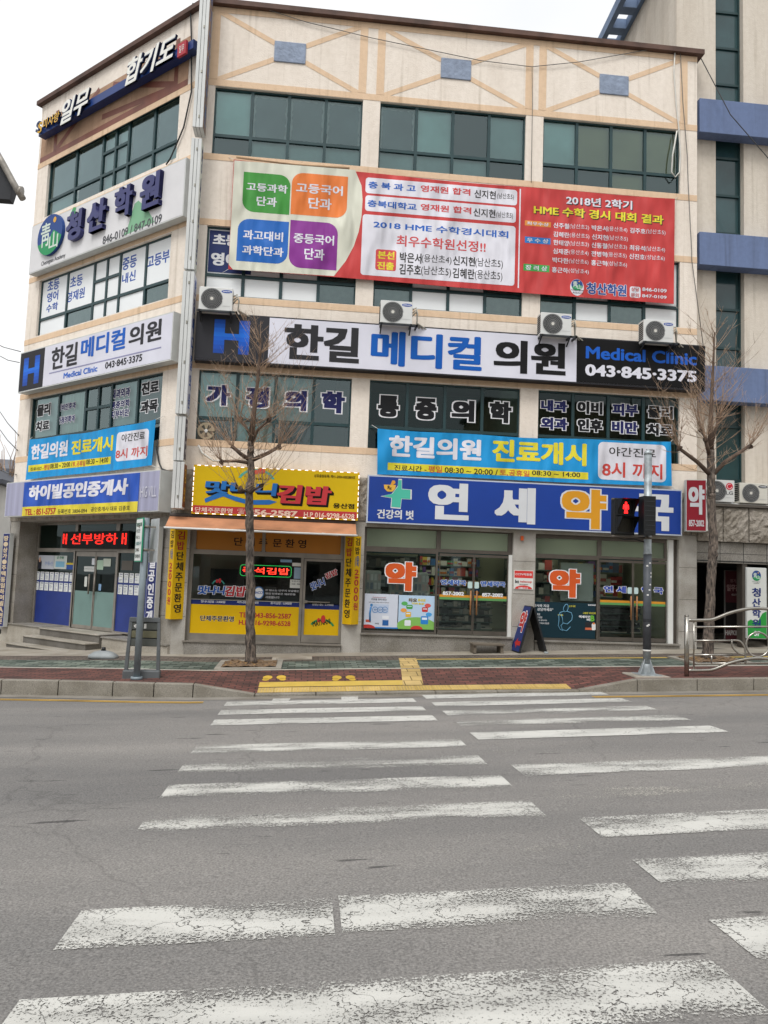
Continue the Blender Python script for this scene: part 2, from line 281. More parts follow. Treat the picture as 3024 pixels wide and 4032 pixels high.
# ---------------------------------------------------------------- writing
TXT = {}; FONTC = bpy.data.curves.new('writing','FONT'); FONTO = bpy.data.objects.new('writing', FONTC)
def tmesh(s, bold, ex, res):
    k = (s, ex, res)
    if k not in TXT:
        FONTC.body = s; FONTC.resolution_u = res; FONTC.extrude = 1 if ex else 0
        me = bpy.data.meshes.new_from_object(FONTO)
        TXT[k] = ([tuple(v.co) for v in me.vertices], [tuple(p.vertices) for p in me.polygons]); bpy.data.meshes.remove(me)
    return TXT[k]
def write(mb, pl, s, a, b, d, m, bold=.02, out=None, shear=0, rot=0, depth=0, res=3, grow=0, shift=None, square=True):
    """one line of writing fitted to the box whose upper left is a and lower right is b (photo points or u,v)"""
    (u0,v1), (u1,v0) = pl.uv(a,d), pl.uv(b,d)
    vs, fs = tmesh(s, 0, depth > 0, res); square = square and any(ord(q) > 0x1100 for q in s)
    if not vs: return
    x0, x1 = min(p[0] for p in vs)-bold, max(p[0] for p in vs)+bold; y0, y1 = min(p[1] for p in vs)-bold, max(p[1] for p in vs)+bold
    sx, sy = (u1-u0)/max(1e-6,x1-x0), (v1-v0)/max(1e-6,y1-y0); cu, cv = (u0+u1)/2, (v0+v1)/2; cr, sr = math.cos(rot), math.sin(rot)
    def one(fx, fy, dd, mm, dep, sh):
        pts = []
        for x,y,z in vs:
            u = u0+(x+fx-x0)*sx-cu; v = v0+(y+fy-y0)*sy-cv; u += shear*v
            pts.append(pl.P(cu+sh[0]+u*cr-v*sr, cv+sh[1]+u*sr+v*cr, dd+(z+1)/2*dep if dep else dd))
        mb.raw(pts, fs, mm)
    def put(dd, mm, dep, w, sh=(0,0), span=.0018):
        """strokes are thickened by laying shifted copies of the line a hair's breadth behind each other"""
        if w < .004: one(0,0,dd,mm,dep,sh); return
        if w < .045:
            n = 6 if w < .018 else 8
            K = [(math.cos(2*math.pi*(i+.5)/n), math.sin(2*math.pi*(i+.5)/n)) for i in range(n)]
            if square: K = [(x_/max(abs(x_),abs(y_)), y_/max(abs(x_),abs(y_))) for x_,y_ in K]
        else:
            K = [(math.cos(2*math.pi*i/16), math.sin(2*math.pi*i/16)) for i in range(16)]
            if square: K = [(-1,-1),(-.5,-1),(0,-1),(.5,-1),(1,-1),(1,-.5),(1,0),(1,.5),(1,1),(.5,1),(0,1),(-.5,1),(-1,1),(-1,.5),(-1,0),(-1,-.5)]
            K += [(.45,.45),(-.45,.45),(.45,-.45),(-.45,-.45)]
        for i,(fx,fy) in enumerate(K): one(w*fx, w*fy*(.62 if square and not out else .8), dd-span*(i+1)/len(K), mm, dep, sh)
    if shift:
        for q in range(1, shift[2]+1): put(d-.0020-.0004*q, shift[3], 0, bold, (shift[0]*q/shift[2], shift[1]*q/shift[2]), .0003)
    if out:
        put(d-.0022, out[0], 0, bold+out[1], span=.0009)
        if shift: put(d-.0045, shift[3], 0, bold+out[1], shift[:2])
    put(d, m, depth, bold)
def column(mb, pl, s, a, b, d, m, bold=.03, gap=.12, **k):
    """upright line of writing, one sign under the other"""
    (u0,v1), (u1,v0) = pl.uv(a,d), pl.uv(b,d); n = len(s); h = (v1-v0)/n
    for i,ch in enumerate(s):
        if ch != ' ': write(mb, pl, ch, (u0,v1-i*h-h*gap/2), (u1,v1-(i+1)*h+h*gap/2), d, m, bold, **k)
def box2(pl, a, b, d):
    (u0,v1), (u1,v0) = pl.uv(a,d), pl.uv(b,d); return u0,u1,v0,v1
def rrect(u0,u1,v0,v1,r,corners=(1,1,1,1),n=6):
    """corners: ll, lr, ur, ul"""
    p = []
    for k,(cx,cy,a) in enumerate(((u0,v0,180),(u1,v0,270),(u1,v1,0),(u0,v1,90))):
        if corners[k]:
            ox = cx+(r if k in (0,3) else -r); oy = cy+(r if k in (0,1) else -r)
            p += [(ox+r*math.cos(math.radians(a+90*i/n)), oy+r*math.sin(math.radians(a+90*i/n))) for i in range(n+1)]
        else: p.append((cx,cy))
    return p
def disc(u, v, ru, rv, n=28, a0=0, a1=360): return [(u+ru*math.cos(math.radians(a0+(a1-a0)*i/n)), v+rv*math.sin(math.radians(a0+(a1-a0)*i/n))) for i in range(n if a1-a0 == 360 else n+1)]
def arcband(u, v, r0, r1, a0, a1, n=16, sq=1): return disc(u,v,r1,r1*sq,n,a0,a1)+disc(u,v,r0,r0*sq,n,a0,a1)[::-1]
WHITE = 'eeeeee'
# ---------------------------------------------------------------- road, kerb, pavement
ASPH = asphalt('asphalt_surface')
def groundz(x, y): return .036*max(-14,min(16,x)) - .029*max(-12,min(16,y)) - (.0 if y < 16 else 0)
mb = MB(); xs = [-400,-120,-40,-14]+[-12+2*i for i in range(14)]+[16,40,120,400]; ys = [-400,-100,-30,-12]+[-10+2*i for i in range(13)]+[16,24,40,120,600]
for i in range(len(xs)-1):
    for j in range(len(ys)-1):
        mb.face([(x,y,groundz(x,y)) for x,y in ((xs[i],ys[j]),(xs[i+1],ys[j]),(xs[i+1],ys[j+1]),(xs[i],ys[j+1]))], ASPH)
struct('road', mb)
KX = [(-12,19.5),(-10.5,16.9),(-9,15.55),(-7.5,14.75),(-6.2,14.25),(-5.06,13.9),(-3.7,13.58),(-2.6,13.25),(-1.75,13.07),(-.75,13.03),(1.4,13.04),(4.75,12.94),(5.65,12.9),(8,12.82),(12,12.75),(30,12.6)]
def ky(x):
    for (a,p),(b,q) in zip(KX,KX[1:]):
        if x <= b: return p+(q-p)*(x-a)/(b-a)
    return KX[-1][1]
def dip(x): return max(0, min(1, (x+1.75)/1.0, (5.7-x)/1.0))
def hs(x, s):       # pavement height at s metres behind the kerb face
    y = ky(x)+s; z = .036*max(-14,x)+.02*(y-13.1)-.17
    if x < -3: z -= .05*(y-13.1)*min(1,(-3-x)/4)*.35
    return z - .175*dip(x)*max(0,1-max(0,s-.12)/1.5)
GK = granite('kerb_granite', '8f8a80', .2, contrast=.35)
stn = granite('apron_concrete', 'a39c90', .25, contrast=.15)
BAND = [(0.16,1.62,pavers('red_pavers','74483f','4a322c','2b211e')),(1.62,1.72,paint('b9b5aa')),(1.72,2.85,pavers('green_pavers','3d4a41','7c867b','23261f',.27,.16)),
        (2.85,3.62,pavers('brown_pavers','70655b','544a43','2c2724')),(3.62,4.35,stn),(4.35,9,stn)]
xs = sorted(set([-12+.5*i for i in range(85)]+[-1.75,-.75,4.7,5.7]))
mb = MB()
for a, b, m in BAND:
    k = 4 if b-a > .5 else 1
    for q in range(k):
        s0, s1 = a+(b-a)*q/k, a+(b-a)*(q+1)/k
        for x0,x1 in zip(xs,xs[1:]):
            mb.face([(x0,ky(x0)+s0,hs(x0,s0)),(x1,ky(x1)+s0,hs(x1,s0)),(x1,ky(x1)+s1,hs(x1,s1)),(x0,ky(x0)+s1,hs(x0,s1))], m)
struct('pavement', mb)
# kerb stones, about a metre each, laid end to end
mb = MB(); jx = [-12,-10.8,-9.6,-8.4,-7.2,-6.1,-5.05,-4.05,-3.1,-2.4,-1.75,-.75,.25,1.25,2.25,3.3,4.7,5.7,6.75,7.75,8.8,9.8,10.8,11.8,12.8,14,15,16,18,20]
for a, b in zip(jx, jx[1:]):
    e = .006; p = []
    for top in (0,1):
        for x, s in ((a+e,0),(b-e,0),(b-e,.16),(a+e,.16)):
            y = ky(x)+s; p.append((x, y, hs(x,0.16)+.006 if top else groundz(x,y)-.1))
    mb.hexa(p, GK)
tag(mb.build('kerb', loc=(0,0,0), bevel=.012), kind='structure')
# gutter: a pale concrete strip at the foot of the kerb
mb = MB()
for x0,x1 in zip(xs,xs[1:]): mb.face([(x,ky(x)+s,groundz(x,ky(x)+s)+.004) for x,s in ((x0,-.34),(x1,-.34),(x1,0),(x0,0))], granite('gutter_concrete','8d8880',.2,contrast=.2))
struct('kerb_strip', mb)
# painted markings
W1, W2, W3, W4 = worn('paint_good','c1c0ba',.50), worn('paint_fair','bfbeb8',.40), worn('paint_worn','bbbab4',.36), worn('paint_faint','a9a69d',.16)
wearL = {1:W1,2:W1,3:W1,4:W4,5:W2,6:W3,7:W2,8:W3,9:W4,10:W2,11:W2,12:W2,13:W2,14:W3,15:W2}
wearR = {1:W1,2:W1,3:W2,4:W3,5:W1,6:W4,7:W2,8:worn('paint_thin','bab7ad',.235),9:W2,10:W2,11:W2,12:W3,13:W2,14:W2,15:W2}
mb = MB()
def rd(x,y,d=.005): return (x,y,groundz(x,y)+d)
for i in range(1,16):
    x, y = -1.146+.007*i, 12.908-.908*i
    for p_,q_,dy in ([(0,.44,0),(.452,1,.025)] if i == 10 else [(0,1,0)]):
        mb.face([rd(x+2.927*p_,y+.042*p_+dy),rd(x+2.927*q_,y+.042*q_+dy),rd(x+2.929*q_,y+.466+.042*q_+dy),rd(x+.002+2.927*p_,y+.466+.042*p_+dy)], wearL[i])
    x, y = x+3.133, y+.436
    mb.face([rd(x,y),rd(x+3.076,y+.14),rd(x+3.078,y+.606),rd(x+.002,y+.466)], wearR[i])
for p in ((12,1207,300),(12,1515,291)):
    u, v = ROAD.uv(p); mb.face([rd(u,v,.009),rd(u+.36,v+.27,.009),rd(u+.13,v+.27,.009),rd(u+.16,v+.62,.009),rd(u-.12,v+.62,.009),rd(u-.13,v+.27,.009),rd(u-.36,v+.27,.009)], W1)
rmk = struct('road_markings', mb); uvl = rmk.data.uv_layers.new(name='across')
for p_ in rmk.data.polygons:
    for k_, li_ in enumerate(p_.loop_indices): uvl.data[li_].uv = ((0,0),(1,0),(1,1),(0,1))[k_] if len(p_.loop_indices) == 4 else (.5,.5)
mb = MB(); YL = worn('paint_yellow','c9a253',.7,False)
for o_ in (0,.11):
    for x0,x1 in zip(xs,xs[1:]):
        if x1 <= -1.05 or x0 >= 4.6:
            mb.face([rd(x0,ky(x0)-.60-o_,.006),rd(x1,ky(x1)-.60-o_,.006),rd(x1,ky(x1)-.54-o_,.006),rd(x0,ky(x0)-.54-o_,.006)], YL)
struct('road_lines', mb)
# tactile paving
TAC = pavers('tactile_yellow','c3a970','b0965c','76643c',.3,.3); TACF = paint('c6a850')
mb = MB()
def hw(x, s, d=.005): return (x, ky(x)+s, hs(x,s)+d)
def strip(x0,x1,s0,s1,m,n=12):
    for i in range(n):
        a, b = x0+(x1-x0)*i/n, x0+(x1-x0)*(i+1)/n; mb.face([hw(a,s0),hw(b,s0),hw(b,s1),hw(a,s1)], m)
strip(-.72,4.62,.17,.47,TAC); strip(-.72,2.1,.5,.8,TACF,6)
for i in range(8):
    s0, s1 = .48+.33*i, .48+.33*(i+1); f = lambda s: 1.75+.09*(s-.5); mb.face([hw(f(s0),s0,.008),hw(f(s0)+.36,s0,.008),hw(f(s1)+.36,s1,.008),hw(f(s1),s1,.008)], TAC)
strip(2.25,7.6,2.86,2.98,TACF,10); strip(8.9,14,2.86,2.98,TACF,6)
# bumps on the tactile slabs
for i in range(107):
    for j in range(5):
        x, s = -.7+.05*i, .2+.055*j; p = hw(x,s,.005); q = .015
        mb.raw([(p[0]-q,p[1]-q,p[2]),(p[0]+q,p[1]-q,p[2]),(p[0]+q,p[1]+q,p[2]),(p[0]-q,p[1]+q,p[2]),(p[0],p[1],p[2]+.008)], [(0,1,4),(1,2,4),(2,3,4),(3,0,4)], TACF)
# two pairs of painted footprints
for c in ((12,1185,190),(12,1485,190)):
    u, v = RAMP.uv(c); s = v-ky(u)
    for sg in (-1,1):
        for (du,dv,ru,rv) in ((.12*sg,.05,.085,.13),(.15*sg,-.09,.06,.08)):
            mb.face([hw(u+du+ru*math.cos(t*math.pi/8), s+dv+rv*math.sin(t*math.pi/8), .006) for t in range(16)], worn('paint_footprint','c4a244',.7,False))
struct('pavement_strip', mb)
# square cover in the pavement
mb = MB(); CVM = granite('cover_concrete','b0a99d',.1,contrast=.12); cx0, s0 = -.62, 3.05
mb.face([hw(cx0,s0,.008),hw(cx0+.82,s0,.008),hw(cx0+.82,s0+.5,.008),hw(cx0,s0+.5,.008)], CVM)
mb.face([hw(cx0+.41+.3*math.cos(t*.2618),s0+.25+.2*math.sin(t*.2618),.012) for t in range(24)], granite('cover_inner','9b948a',.1,contrast=.15))
tag(mb.build('manhole_cover', loc=hw(cx0+.4,s0)), 'pale square concrete manhole cover set in the brown pavers by the bare street tree', 'manhole cover')

# ---------------------------------------------------------------- the corner building
ST = stucco('stucco_cream','ebe1d5',.10); BANDM = stucco('stucco_tan','dfc3a5',.08,.4); LTAN = stucco('stucco_rose','b2937b',.2); BRN = paint('7b4a3c'); BLUEP = mat('8692a6',.7,.12,6,bump=.9,bscale=16)
GR = granite('granite_pier','b4b0a9',.03,contrast=.4); GRD = granite('granite_plinth','8e8a83',.06,contrast=.4); ROUGH = granite('rock_faced_stone','a8a095',1.0,contrast=.25,bdist=.12,bsc=6)
FRM = mat('1f3c3f',.4,.1,3); ALU = mat('8c867d',.4,.1,4,metal=.35); ALUD = mat('5b554e',.45,.1,4,metal=.3); DARK = mat('17191a',.8,.1); WHT = mat('d9d9d5',.4,.05,3)
bld = thing('commercial_building','four storey cream stucco corner block with slanted corner, teal framed windows and shops below','building',(-2.85,17.3,-.1))
FW = [(-2.57,.85),(1.26,4.77),(5.2,8.63)]; FR = [(11.15,12.78),(7.83,9.45),(4.5,6.11)]; LR = [(11.27,12.92),(7.88,9.46),(4.53,6.15)]
mb = MB()
mb.plate(FP,-2.85,9.06,3.85,14.72,[(a,b,c,d) for a,b in FW for c,d in FR],0,.28,ST)
mb.plate(LP,-7.05,0,3.85,14.72,[(-6.5,-.82,c,d) for c,d in LR],0,.28,ST)
FOOT = [(-2.85,17.3),(9.06,17.3),(8.2,27),(-8.6,30),tuple(LP.P(-7.05,0)[:2])]
for i in (1,2,3): 
    (x0,y0),(x1,y1) = FOOT[i],FOOT[(i+1)%5]; mb.face([(x0,y0,-1),(x1,y1,-1),(x1,y1,14.72),(x0,y0,14.72)],ST)
mb.build('wall',bld)
mb = MB(); inn = [(-2.95,17.62),(8.9,17.62),(8.1,26.8),(-8.3,29.6),(-7.85,22.2)]
for z in (3.6,7.1,10.45,14.1):
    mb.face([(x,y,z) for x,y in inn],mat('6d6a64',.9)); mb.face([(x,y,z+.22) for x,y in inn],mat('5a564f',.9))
for x in (1.05,4.98): mb.wbox(x-.06,x+.06,17.62,24,3.8,14.1,mat('77736b',.9))
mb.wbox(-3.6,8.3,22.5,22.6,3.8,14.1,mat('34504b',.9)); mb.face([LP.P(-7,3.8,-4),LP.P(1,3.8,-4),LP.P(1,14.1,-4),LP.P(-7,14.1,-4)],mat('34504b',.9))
mb.build('floor_slab',bld)
mb = MB(); CAP = mat('5a4238',.7,.25,3)
mb.box(FP,-2.9,9.19,14.72,14.84,-.35,.13,CAP); mb.box(LP,-7.15,.02,14.72,14.84,-.35,.13,CAP); mb.build('coping',bld)
mb = MB()
for v in (12.79,11.0,9.45,7.67,6.13,4.38):
    mb.box(FP,-2.85,9.06,v,v+.15,-.01,.008,BANDM)
    mb.box(LP,-7.05,0,v+.03,v+.18,-.01,.008,BANDM)
mb.box(FP,-2.85,9.06,14.58,14.715,-.01,.008,BANDM)
for u0,u1 in ((-2.62,.82),(1.24,4.83),(5.16,8.72)):          # frames and diagonals round each plaque of the attic
    for u in (u0,u1): mb.box(FP,u-.09,u+.09,12.945,14.58,-.01,.010,BANDM)
    cu, cv = (u0+u1)/2, 13.76
    for sx in (-1,1):
        for sv in (-1,1):
            a = (cu+sx*.36,cv+sv*.2); b = (cu+sx*(u1-u0-.2)/2, cv+sv*.82); n_ = Vector((b[1]-a[1],a[0]-b[0])).normalized()*.06
            mb.poly(FP,[(a[0]+n_.x,a[1]+n_.y),(b[0]+n_.x,b[1]+n_.y),(b[0]-n_.x,b[1]-n_.y),(a[0]-n_.x,a[1]-n_.y)],.006,BANDM)
mb.build('painted_band',bld)
for u0,u1 in ((-2.62,.82),(1.24,4.83),(5.16,8.72)):
    m2 = MB(); c = (u0+u1)/2; m2.box(FP,c-.365,c+.365,13.51,14.01,-.01,.03,BLUEP); m2.build('blue_plaque',bld,bevel=.01)
mb = MB(); mb.box(LP,-6.95,-.55,12.96,14.2,-.01,.005,LTAN)          # rose field with brown timbering above the side windows
for a,b in (((-6.95,13.05),(-.55,13.05)),((-6.2,13.0),(-6.2,14.3)),((-1.0,13.0),(-1.0,14.3)),((-6.2,13.1),(-4.2,14.2)),((-1.0,13.1),(-4.0,13.35)),((-3.6,14.1),(-1.0,13.15))):
    n_ = Vector((b[1]-a[1],a[0]-b[0])).normalized()*.075; k = .009+.002*(a[0]%1)
    mb.poly(LP,[(a[0]+n_.x,a[1]+n_.y),(b[0]+n_.x,b[1]+n_.y),(b[0]-n_.x,b[1]-n_.y),(a[0]-n_.x,a[1]-n_.y)],k,BRN)
mb.build('timber_band',bld)
# windows
GLT = glass('glass_teal',[.86,.96,.95],1.9); GLC = glass('glass_clear',[.86,.9,.88],.8); GLD = glass('glass_dark',[.36,.56,.53],.6)
BL = {'t':mat('b0cfcd',.8,.1,1.2),'f':mat('66777c',.85,.2,1.1),'g':mat('a9b7b6',.85,.1,3),'d':mat('1d2627',.8,.3,1.5),'w':mat('e6e9ea',.7,.03,1),'s':mat('8f9190',.8,.08,8),'k':mat('96946f',.8,.12,1),
      'b':mat('93adac',.8,.12,1.4),'c':mat('9fb4ab',.85,.15,2,stretch=(6,6,.3)),'n':mat('283352',.6,.1,2),'o':None}
def new(ts): ts.append(MB()); return ts[-1]
def window(pl, u0,u1,v0,v1, cells, lets=None, g=GLT):
    """cells: (u0,u1,v0,v1,blind) ; one frame sheet with openings, one pane mesh, blinds behind"""
    e = .035; f = MB(); holes = [(a+e,b-e,c+e,d-e) for a,b,c,d,_ in cells]
    f.plate(pl,u0,u1,v0,v1,holes,-.07,.06,FRM); f.box(pl,u0,u1,v0-.03,v0,-.25,-.03,FRM)
    fr = f.build('window',bld); gl = MB(); bl = MB(); any_ = False
    for (a,b,c,d),ce in zip(holes,cells):
        gl.quad(pl,a,b,c,d,-.105,g)
        if BL[ce[4]]: k = -.098 if ce[4] in 'wn' else -.125 if ce[4] in 's' else -.19; bl.quad(pl,a-(.03 if k < -.11 else -.004),b+(.03 if k < -.11 else -.004),c-(.03 if k < -.11 else -.004),d+(.03 if k < -.11 else -.004),k-.004*random.random(),BL[ce[4]]); any_ = True
    for (a,b,c,d),ce in zip(holes,cells):            # old window film with ragged pale margins
        if ce[4] == 'g':
            q = []; 
            for (x0,y0),(x1,y1) in zip(((a,c),(b,c),(b,d),(a,d)),((b,c),(b,d),(a,d),(a,c))):
                for k in range(14): q.append((x0+(x1-x0)*k/14,y0+(y1-y0)*k/14))
            mx_, my_ = (a+b)/2, (c+d)/2; bl.poly(pl,[(mx_+(u-mx_)*(1-random.uniform(.035,.075)/abs(b-a)*1.6),my_+(v-my_)*(1-random.uniform(.035,.085)/abs(d-c)*1.6)) for u,v in q],-.165,BL['f']); any_ = True
    gl.build('pane',fr)
    if any_: bl.build('blind',fr)
    if lets:
        ts = []; lets(ts)
        for t in ts: t.build('lettering',fr)
    return fr
random.seed(4)
def fcells(u0,u1,v0,v1,vt,up,lo,cols=4,cut=None):
    w = (u1-u0)/cols; out = [(u0+i*w,u0+(i+1)*w,vt,v1,up[i]) for i in range(cols)]
    return out+[(u0+i*w,u0+(i+1)*w,v0,vt,lo[i]) for i in range(cols)]
def lcells(v0,v1,up,grid,lo):
    m = [-6.5,-5.2,-3.98,-3.42,-2.87,-1.83,-.82]; h = v1-v0; vt = v0+h*.3
    out = [(m[i],m[i+1],vt,v1,up[q]) for q,i in enumerate((0,1,4,5))]+[(m[i],m[i+1],v0,vt,lo[q]) for q,i in enumerate((0,1,4,5))]
    return out+[(m[2+i],m[3+i],v0+h*a,v0+h*b,grid) for i in (0,1) for a,b in ((0,.3),(.3,.66),(.66,1))]
FD = .0
window(FP,*FW[0],*FR[0],fcells(*FW[0],*FR[0],11.64,'tggg','dbbb'))
window(FP,*FW[1],*FR[0],fcells(*FW[1],*FR[0],11.64,'gtdb','bbbd'))
window(FP,*FW[2],*FR[0],fcells(*FW[2],*FR[0],11.64,'tkkk','ddkd'))
def acad_glass(t_):
    t = new(t_); t.quad(FP,*[FW[0][0]+.05,-1.55],8.4,9.38,-.094,pr('2b3766'))
    write(t,FP,'초등',(2,193,1270),(2,330,1345),-.088,pr('dcdde0'),.05); write(t,FP,'영어',(2,183,1370),(2,330,1455),-.088,pr('dcdde0'),.05)
    write(new(t_),FP,'Academy',(5,988,150),(5,1108,172),-.095,pr('26282b'),.02)
window(FP,*FW[0],*FR[1],fcells(*FW[0],*FR[1],8.33,'wwws','wwws'),acad_glass)
window(FP,*FW[1],*FR[1],fcells(*FW[1],*FR[1],8.33,'swws','swws'))
window(FP,*FW[2],*FR[1],fcells(*FW[2],*FR[1],8.33,'swsw','swsw'))
NAVY = pr('25285a'); BLK = pr('1c1d20'); WH = pr('e4e5e8')
def t1(t):
    for s,a,b in (('가',(5,192,848),(5,338,995)),('정',(5,450,862),(5,592,1010)),('의',(5,698,885),(5,838,1030)),('학',(5,942,893),(5,1088,1045))):
        write(new(t),FP,s,a,b,-.097,NAVY,.065,out=(WH,.055))
def t2(t):
    for s,a,b in (('통',(5,1310,918),(5,1442,1070)),('증',(6,250,1040),(6,402,1208)),('의',(6,516,1055),(6,676,1222)),('학',(6,790,1065),(6,946,1232))):
        write(new(t),FP,s,a,b,-.097,BLK,.065,out=(WH,.055))
def t3(t):
    for s,a,b,m in (('내과',(6,1163,1055),(6,1355,1150),NAVY),('외과',(6,1163,1182),(6,1355,1282),NAVY),('이비',(6,1427,1065),(6,1608,1168),BLK),('인후',(6,1427,1192),(6,1608,1297),BLK),
                    ('피부',(7,425,1180),(7,630,1290),NAVY),('비만',(7,422,1320),(7,628,1432),NAVY),('물리',(7,705,1198),(7,905,1310),BLK),('치료',(7,700,1340),(7,905,1448),BLK)):
        write(new(t),FP,s,a,b,-.097,m,.06,out=(WH,.06))
window(FP,*FW[0],*FR[2],fcells(*FW[0],*FR[2],5.035,'ttbo','dtoo'),t1)
window(FP,*FW[1],*FR[2],fcells(*FW[1],*FR[2],5.035,'oooo','oooo'),t2,GLD)
window(FP,*FW[2],*FR[2],fcells(*FW[2],*FR[2],5.035,'oooo','oooo'),t3,GLD)
window(LP,-6.5,-.82,*LR[0],lcells(*LR[0],'gggg','b','bdbb'))
BLU = pr('3c5ba6')
def lt3(t):
    for s,a,b in (('초등',(4,348,385),(4,428,435)),('영어',(4,343,470),(4,420,515)),('수학',(4,337,555),(4,418,588)),('초등',(4,512,355),(4,598,408)),('영재원',(4,487,465),(4,612,500)),
                  ('중등',(4,892,218),(4,990,275)),('내신',(4,888,330),(4,982,375)),('고등부',(4,1068,205),(4,1228,240))): write(new(t),LP,s,a,b,-.097,BLU,.035)
window(LP,-6.5,-.82,*LR[1],lcells(*LR[1],'wwww','w','wsws'),lt3)
def lt2(t):
    for s,a,b in (('물리',(4,272,1280),(4,362,1352)),('치료',(4,262,1402),(4,355,1462)),('진료',(4,1030,1118),(4,1150,1190)),('과목',(4,1022,1252),(4,1142,1328))): write(new(t),LP,s,a,b,-.097,BLK,.055,out=(WH,.065))
    for s,a,b in (('이비인후과',(4,425,1278),(4,548,1305)),('가정의학과',(4,420,1370),(4,542,1402)),('내과외과',(4,812,1172),(4,942,1215)),('통증의학',(4,808,1258),(4,940,1290)),('피부비만',(4,803,1325),(4,935,1360))):
        write(new(t),LP,s,a,b,-.097,NAVY,.045,out=(WH,.065))
window(LP,-6.5,-.82,*LR[2],lcells(*LR[2],'bcbd','d','dbdd'),lt2)
# ceiling lamps seen through the clinic windows
for x,y in ((2.2,19.0),(3.4,18.8)):
    m2 = MB(); m2.wbox(x,x+.9,y,y+.25,6.75,6.8,lamp('f2f5ee',4)); m2.build('ceiling_lamp',bld)
for x,y in ((1.9,18.4),(3.0,18.5),(3.3,19.6),(6.2,19)):
    m2 = MB(); m2.poly(FP,[(0,0),(.1,0),(.1,.1)],-30,DARK) if False else m2.wbox(x,x+.14,y,y+.14,6.76,6.8,lamp('f2f5ee',6)); m2.build('ceiling_lamp',bld)

# ---------------------------------------------------------------- ground floor
mb = MB()
mb.plate(FP,-2.85,9.06,-.6,2.86,[(-2.56,.83,-.7,2.75),(1.27,4.68,-.7,2.75),(5.2,8.62,-.7,2.75)],0,.3,GR)
JT = mat('5d5953',.9)
for u0,u1 in ((-2.85,-2.57),(.84,1.26),(4.69,5.19),(8.63,9.06)):
    for v in (.62,1.36,2.1): mb.box(FP,u0,u1,v,v+.009,-.01,.002,JT)
mb.build('granite_pier',bld)
mb = MB(); mb.plate(LP,-7.03,0,-1.3,2.86,[(-6.55,-.86,-1.4,2.78)],0,.55,granite('granite_pier_worn','a29d95',.04,contrast=.4))
for u0,u1 in ((-7.03,-6.56),(-.85,0)):
    for v in (.62,1.36,2.1): mb.box(LP,u0,u1,v,v+.009,-.01,.002,JT)
mb.build('granite_pier',bld)
def rock(m_, pl, u0,u1,v0,v1, d0, d1, mt, seed):
    """a rock faced stone: dressed edges, broken bulging face"""
    rn = random.Random(seed); n = 9; m_.box(pl,u0,u1,v0,v1,d0,d1-.03,mt); G = []
    for i in range(n+1):
        for j in range(n+1):
            e = min(i,n-i,j,n-j); G.append(pl.P(u0+(u1-u0)*i/n+(rn.uniform(-.02,.02) if e else 0), v0+(v1-v0)*j/n+(rn.uniform(-.02,.02) if e else 0), d1-.028 if e == 0 else d1-.01+min(e,2)*.012+rn.uniform(-.028,.03)))
    m_.raw(G,[(i*(n+1)+j,(i+1)*(n+1)+j,(i+1)*(n+1)+j+1,i*(n+1)+j+1) for i in range(n) for j in range(n)],mt)
mb = MB()                                                                           # stone course behind the shop signs
x = -2.86
while x < 9.05:
    w = .62; rock(mb,FP,x+.006,min(9.06,x+w)-.006,2.87,3.85,-.1,.045,ROUGH,int(x*50)); x += w
x = -7.05
while x < -.05:
    w = .62; rock(mb,LP,x+.006,min(0,x+w)-.006,2.8,3.85,-.1,.045,ROUGH,int(x*70)); x += w
mb.build('stone_course',bld)
mb = MB(); mb.wbox(-2.55,.82,17.25,17.7,-.6,.085,GRD); mb.wbox(-2.6,.84,17.22,17.7,.088,.12,ALU)
mb.build('plinth',bld); mb = MB(); mb.wbox(1.275,4.675,17.24,17.7,-.6,.35,GRD); mb.wbox(1.25,4.70,17.2,17.7,.353,.385,GRD); mb.build('plinth',bld); mb = MB(); mb.wbox(5.205,8.615,17.24,17.7,-.6,.30,GRD); mb.wbox(5.19,8.63,17.2,17.7,.303,.335,GRD)
mb.build('plinth',bld)
# interiors
mb = MB(); IW = mat('8d8a7c',.9,.06,1); IF = mat('6f6a60',.6,.1,2)
def room(x0,x1,z0,z1,y1,wall,fl):
    mb.face([(x0,y1,z0),(x1,y1,z0),(x1,y1,z1),(x0,y1,z1)],wall); mb.face([(x0,17.5,z0),(x0,y1,z0),(x0,y1,z1),(x0,17.5,z1)],wall); mb.face([(x1,17.5,z0),(x1,y1,z0),(x1,y1,z1),(x1,17.5,z1)],wall)
    mb.face([(x0,17.5,z0),(x1,17.5,z0),(x1,y1,z0),(x0,y1,z0)],fl); mb.face([(x0,17.5,z1),(x1,17.5,z1),(x1,y1,z1),(x0,y1,z1)],wall)
room(-2.7,.95,.1,2.75,20.4,mat('4d4a45',.9,.2,2),IF); room(1.1,8.75,.36,2.75,20.8,mat('979a86',.9,.08,1),IF)
P_ = LP.P
mb.face([P_(-6.5,.05,-3.2),P_(-.9,.05,-3.2),P_(-.9,2.78,-3.2),P_(-6.5,2.78,-3.2)],mat('5d5c57',.9,.2,1)); mb.face([P_(-6.5,.04,-.5),P_(-.9,.04,-.5),P_(-.9,.04,-3.2),P_(-6.5,.04,-3.2)],IF); mb.face([P_(-6.5,2.78,-.5),P_(-.9,2.78,-.5),P_(-.9,2.78,-3.2),P_(-6.5,2.78,-3.2)],IW)
for u in (-6.5,-.9): mb.face([P_(u,.04,-.5),P_(u,.04,-3.2),P_(u,2.78,-3.2),P_(u,2.78,-.5)],IW)
mb.build('shop_interior',bld)
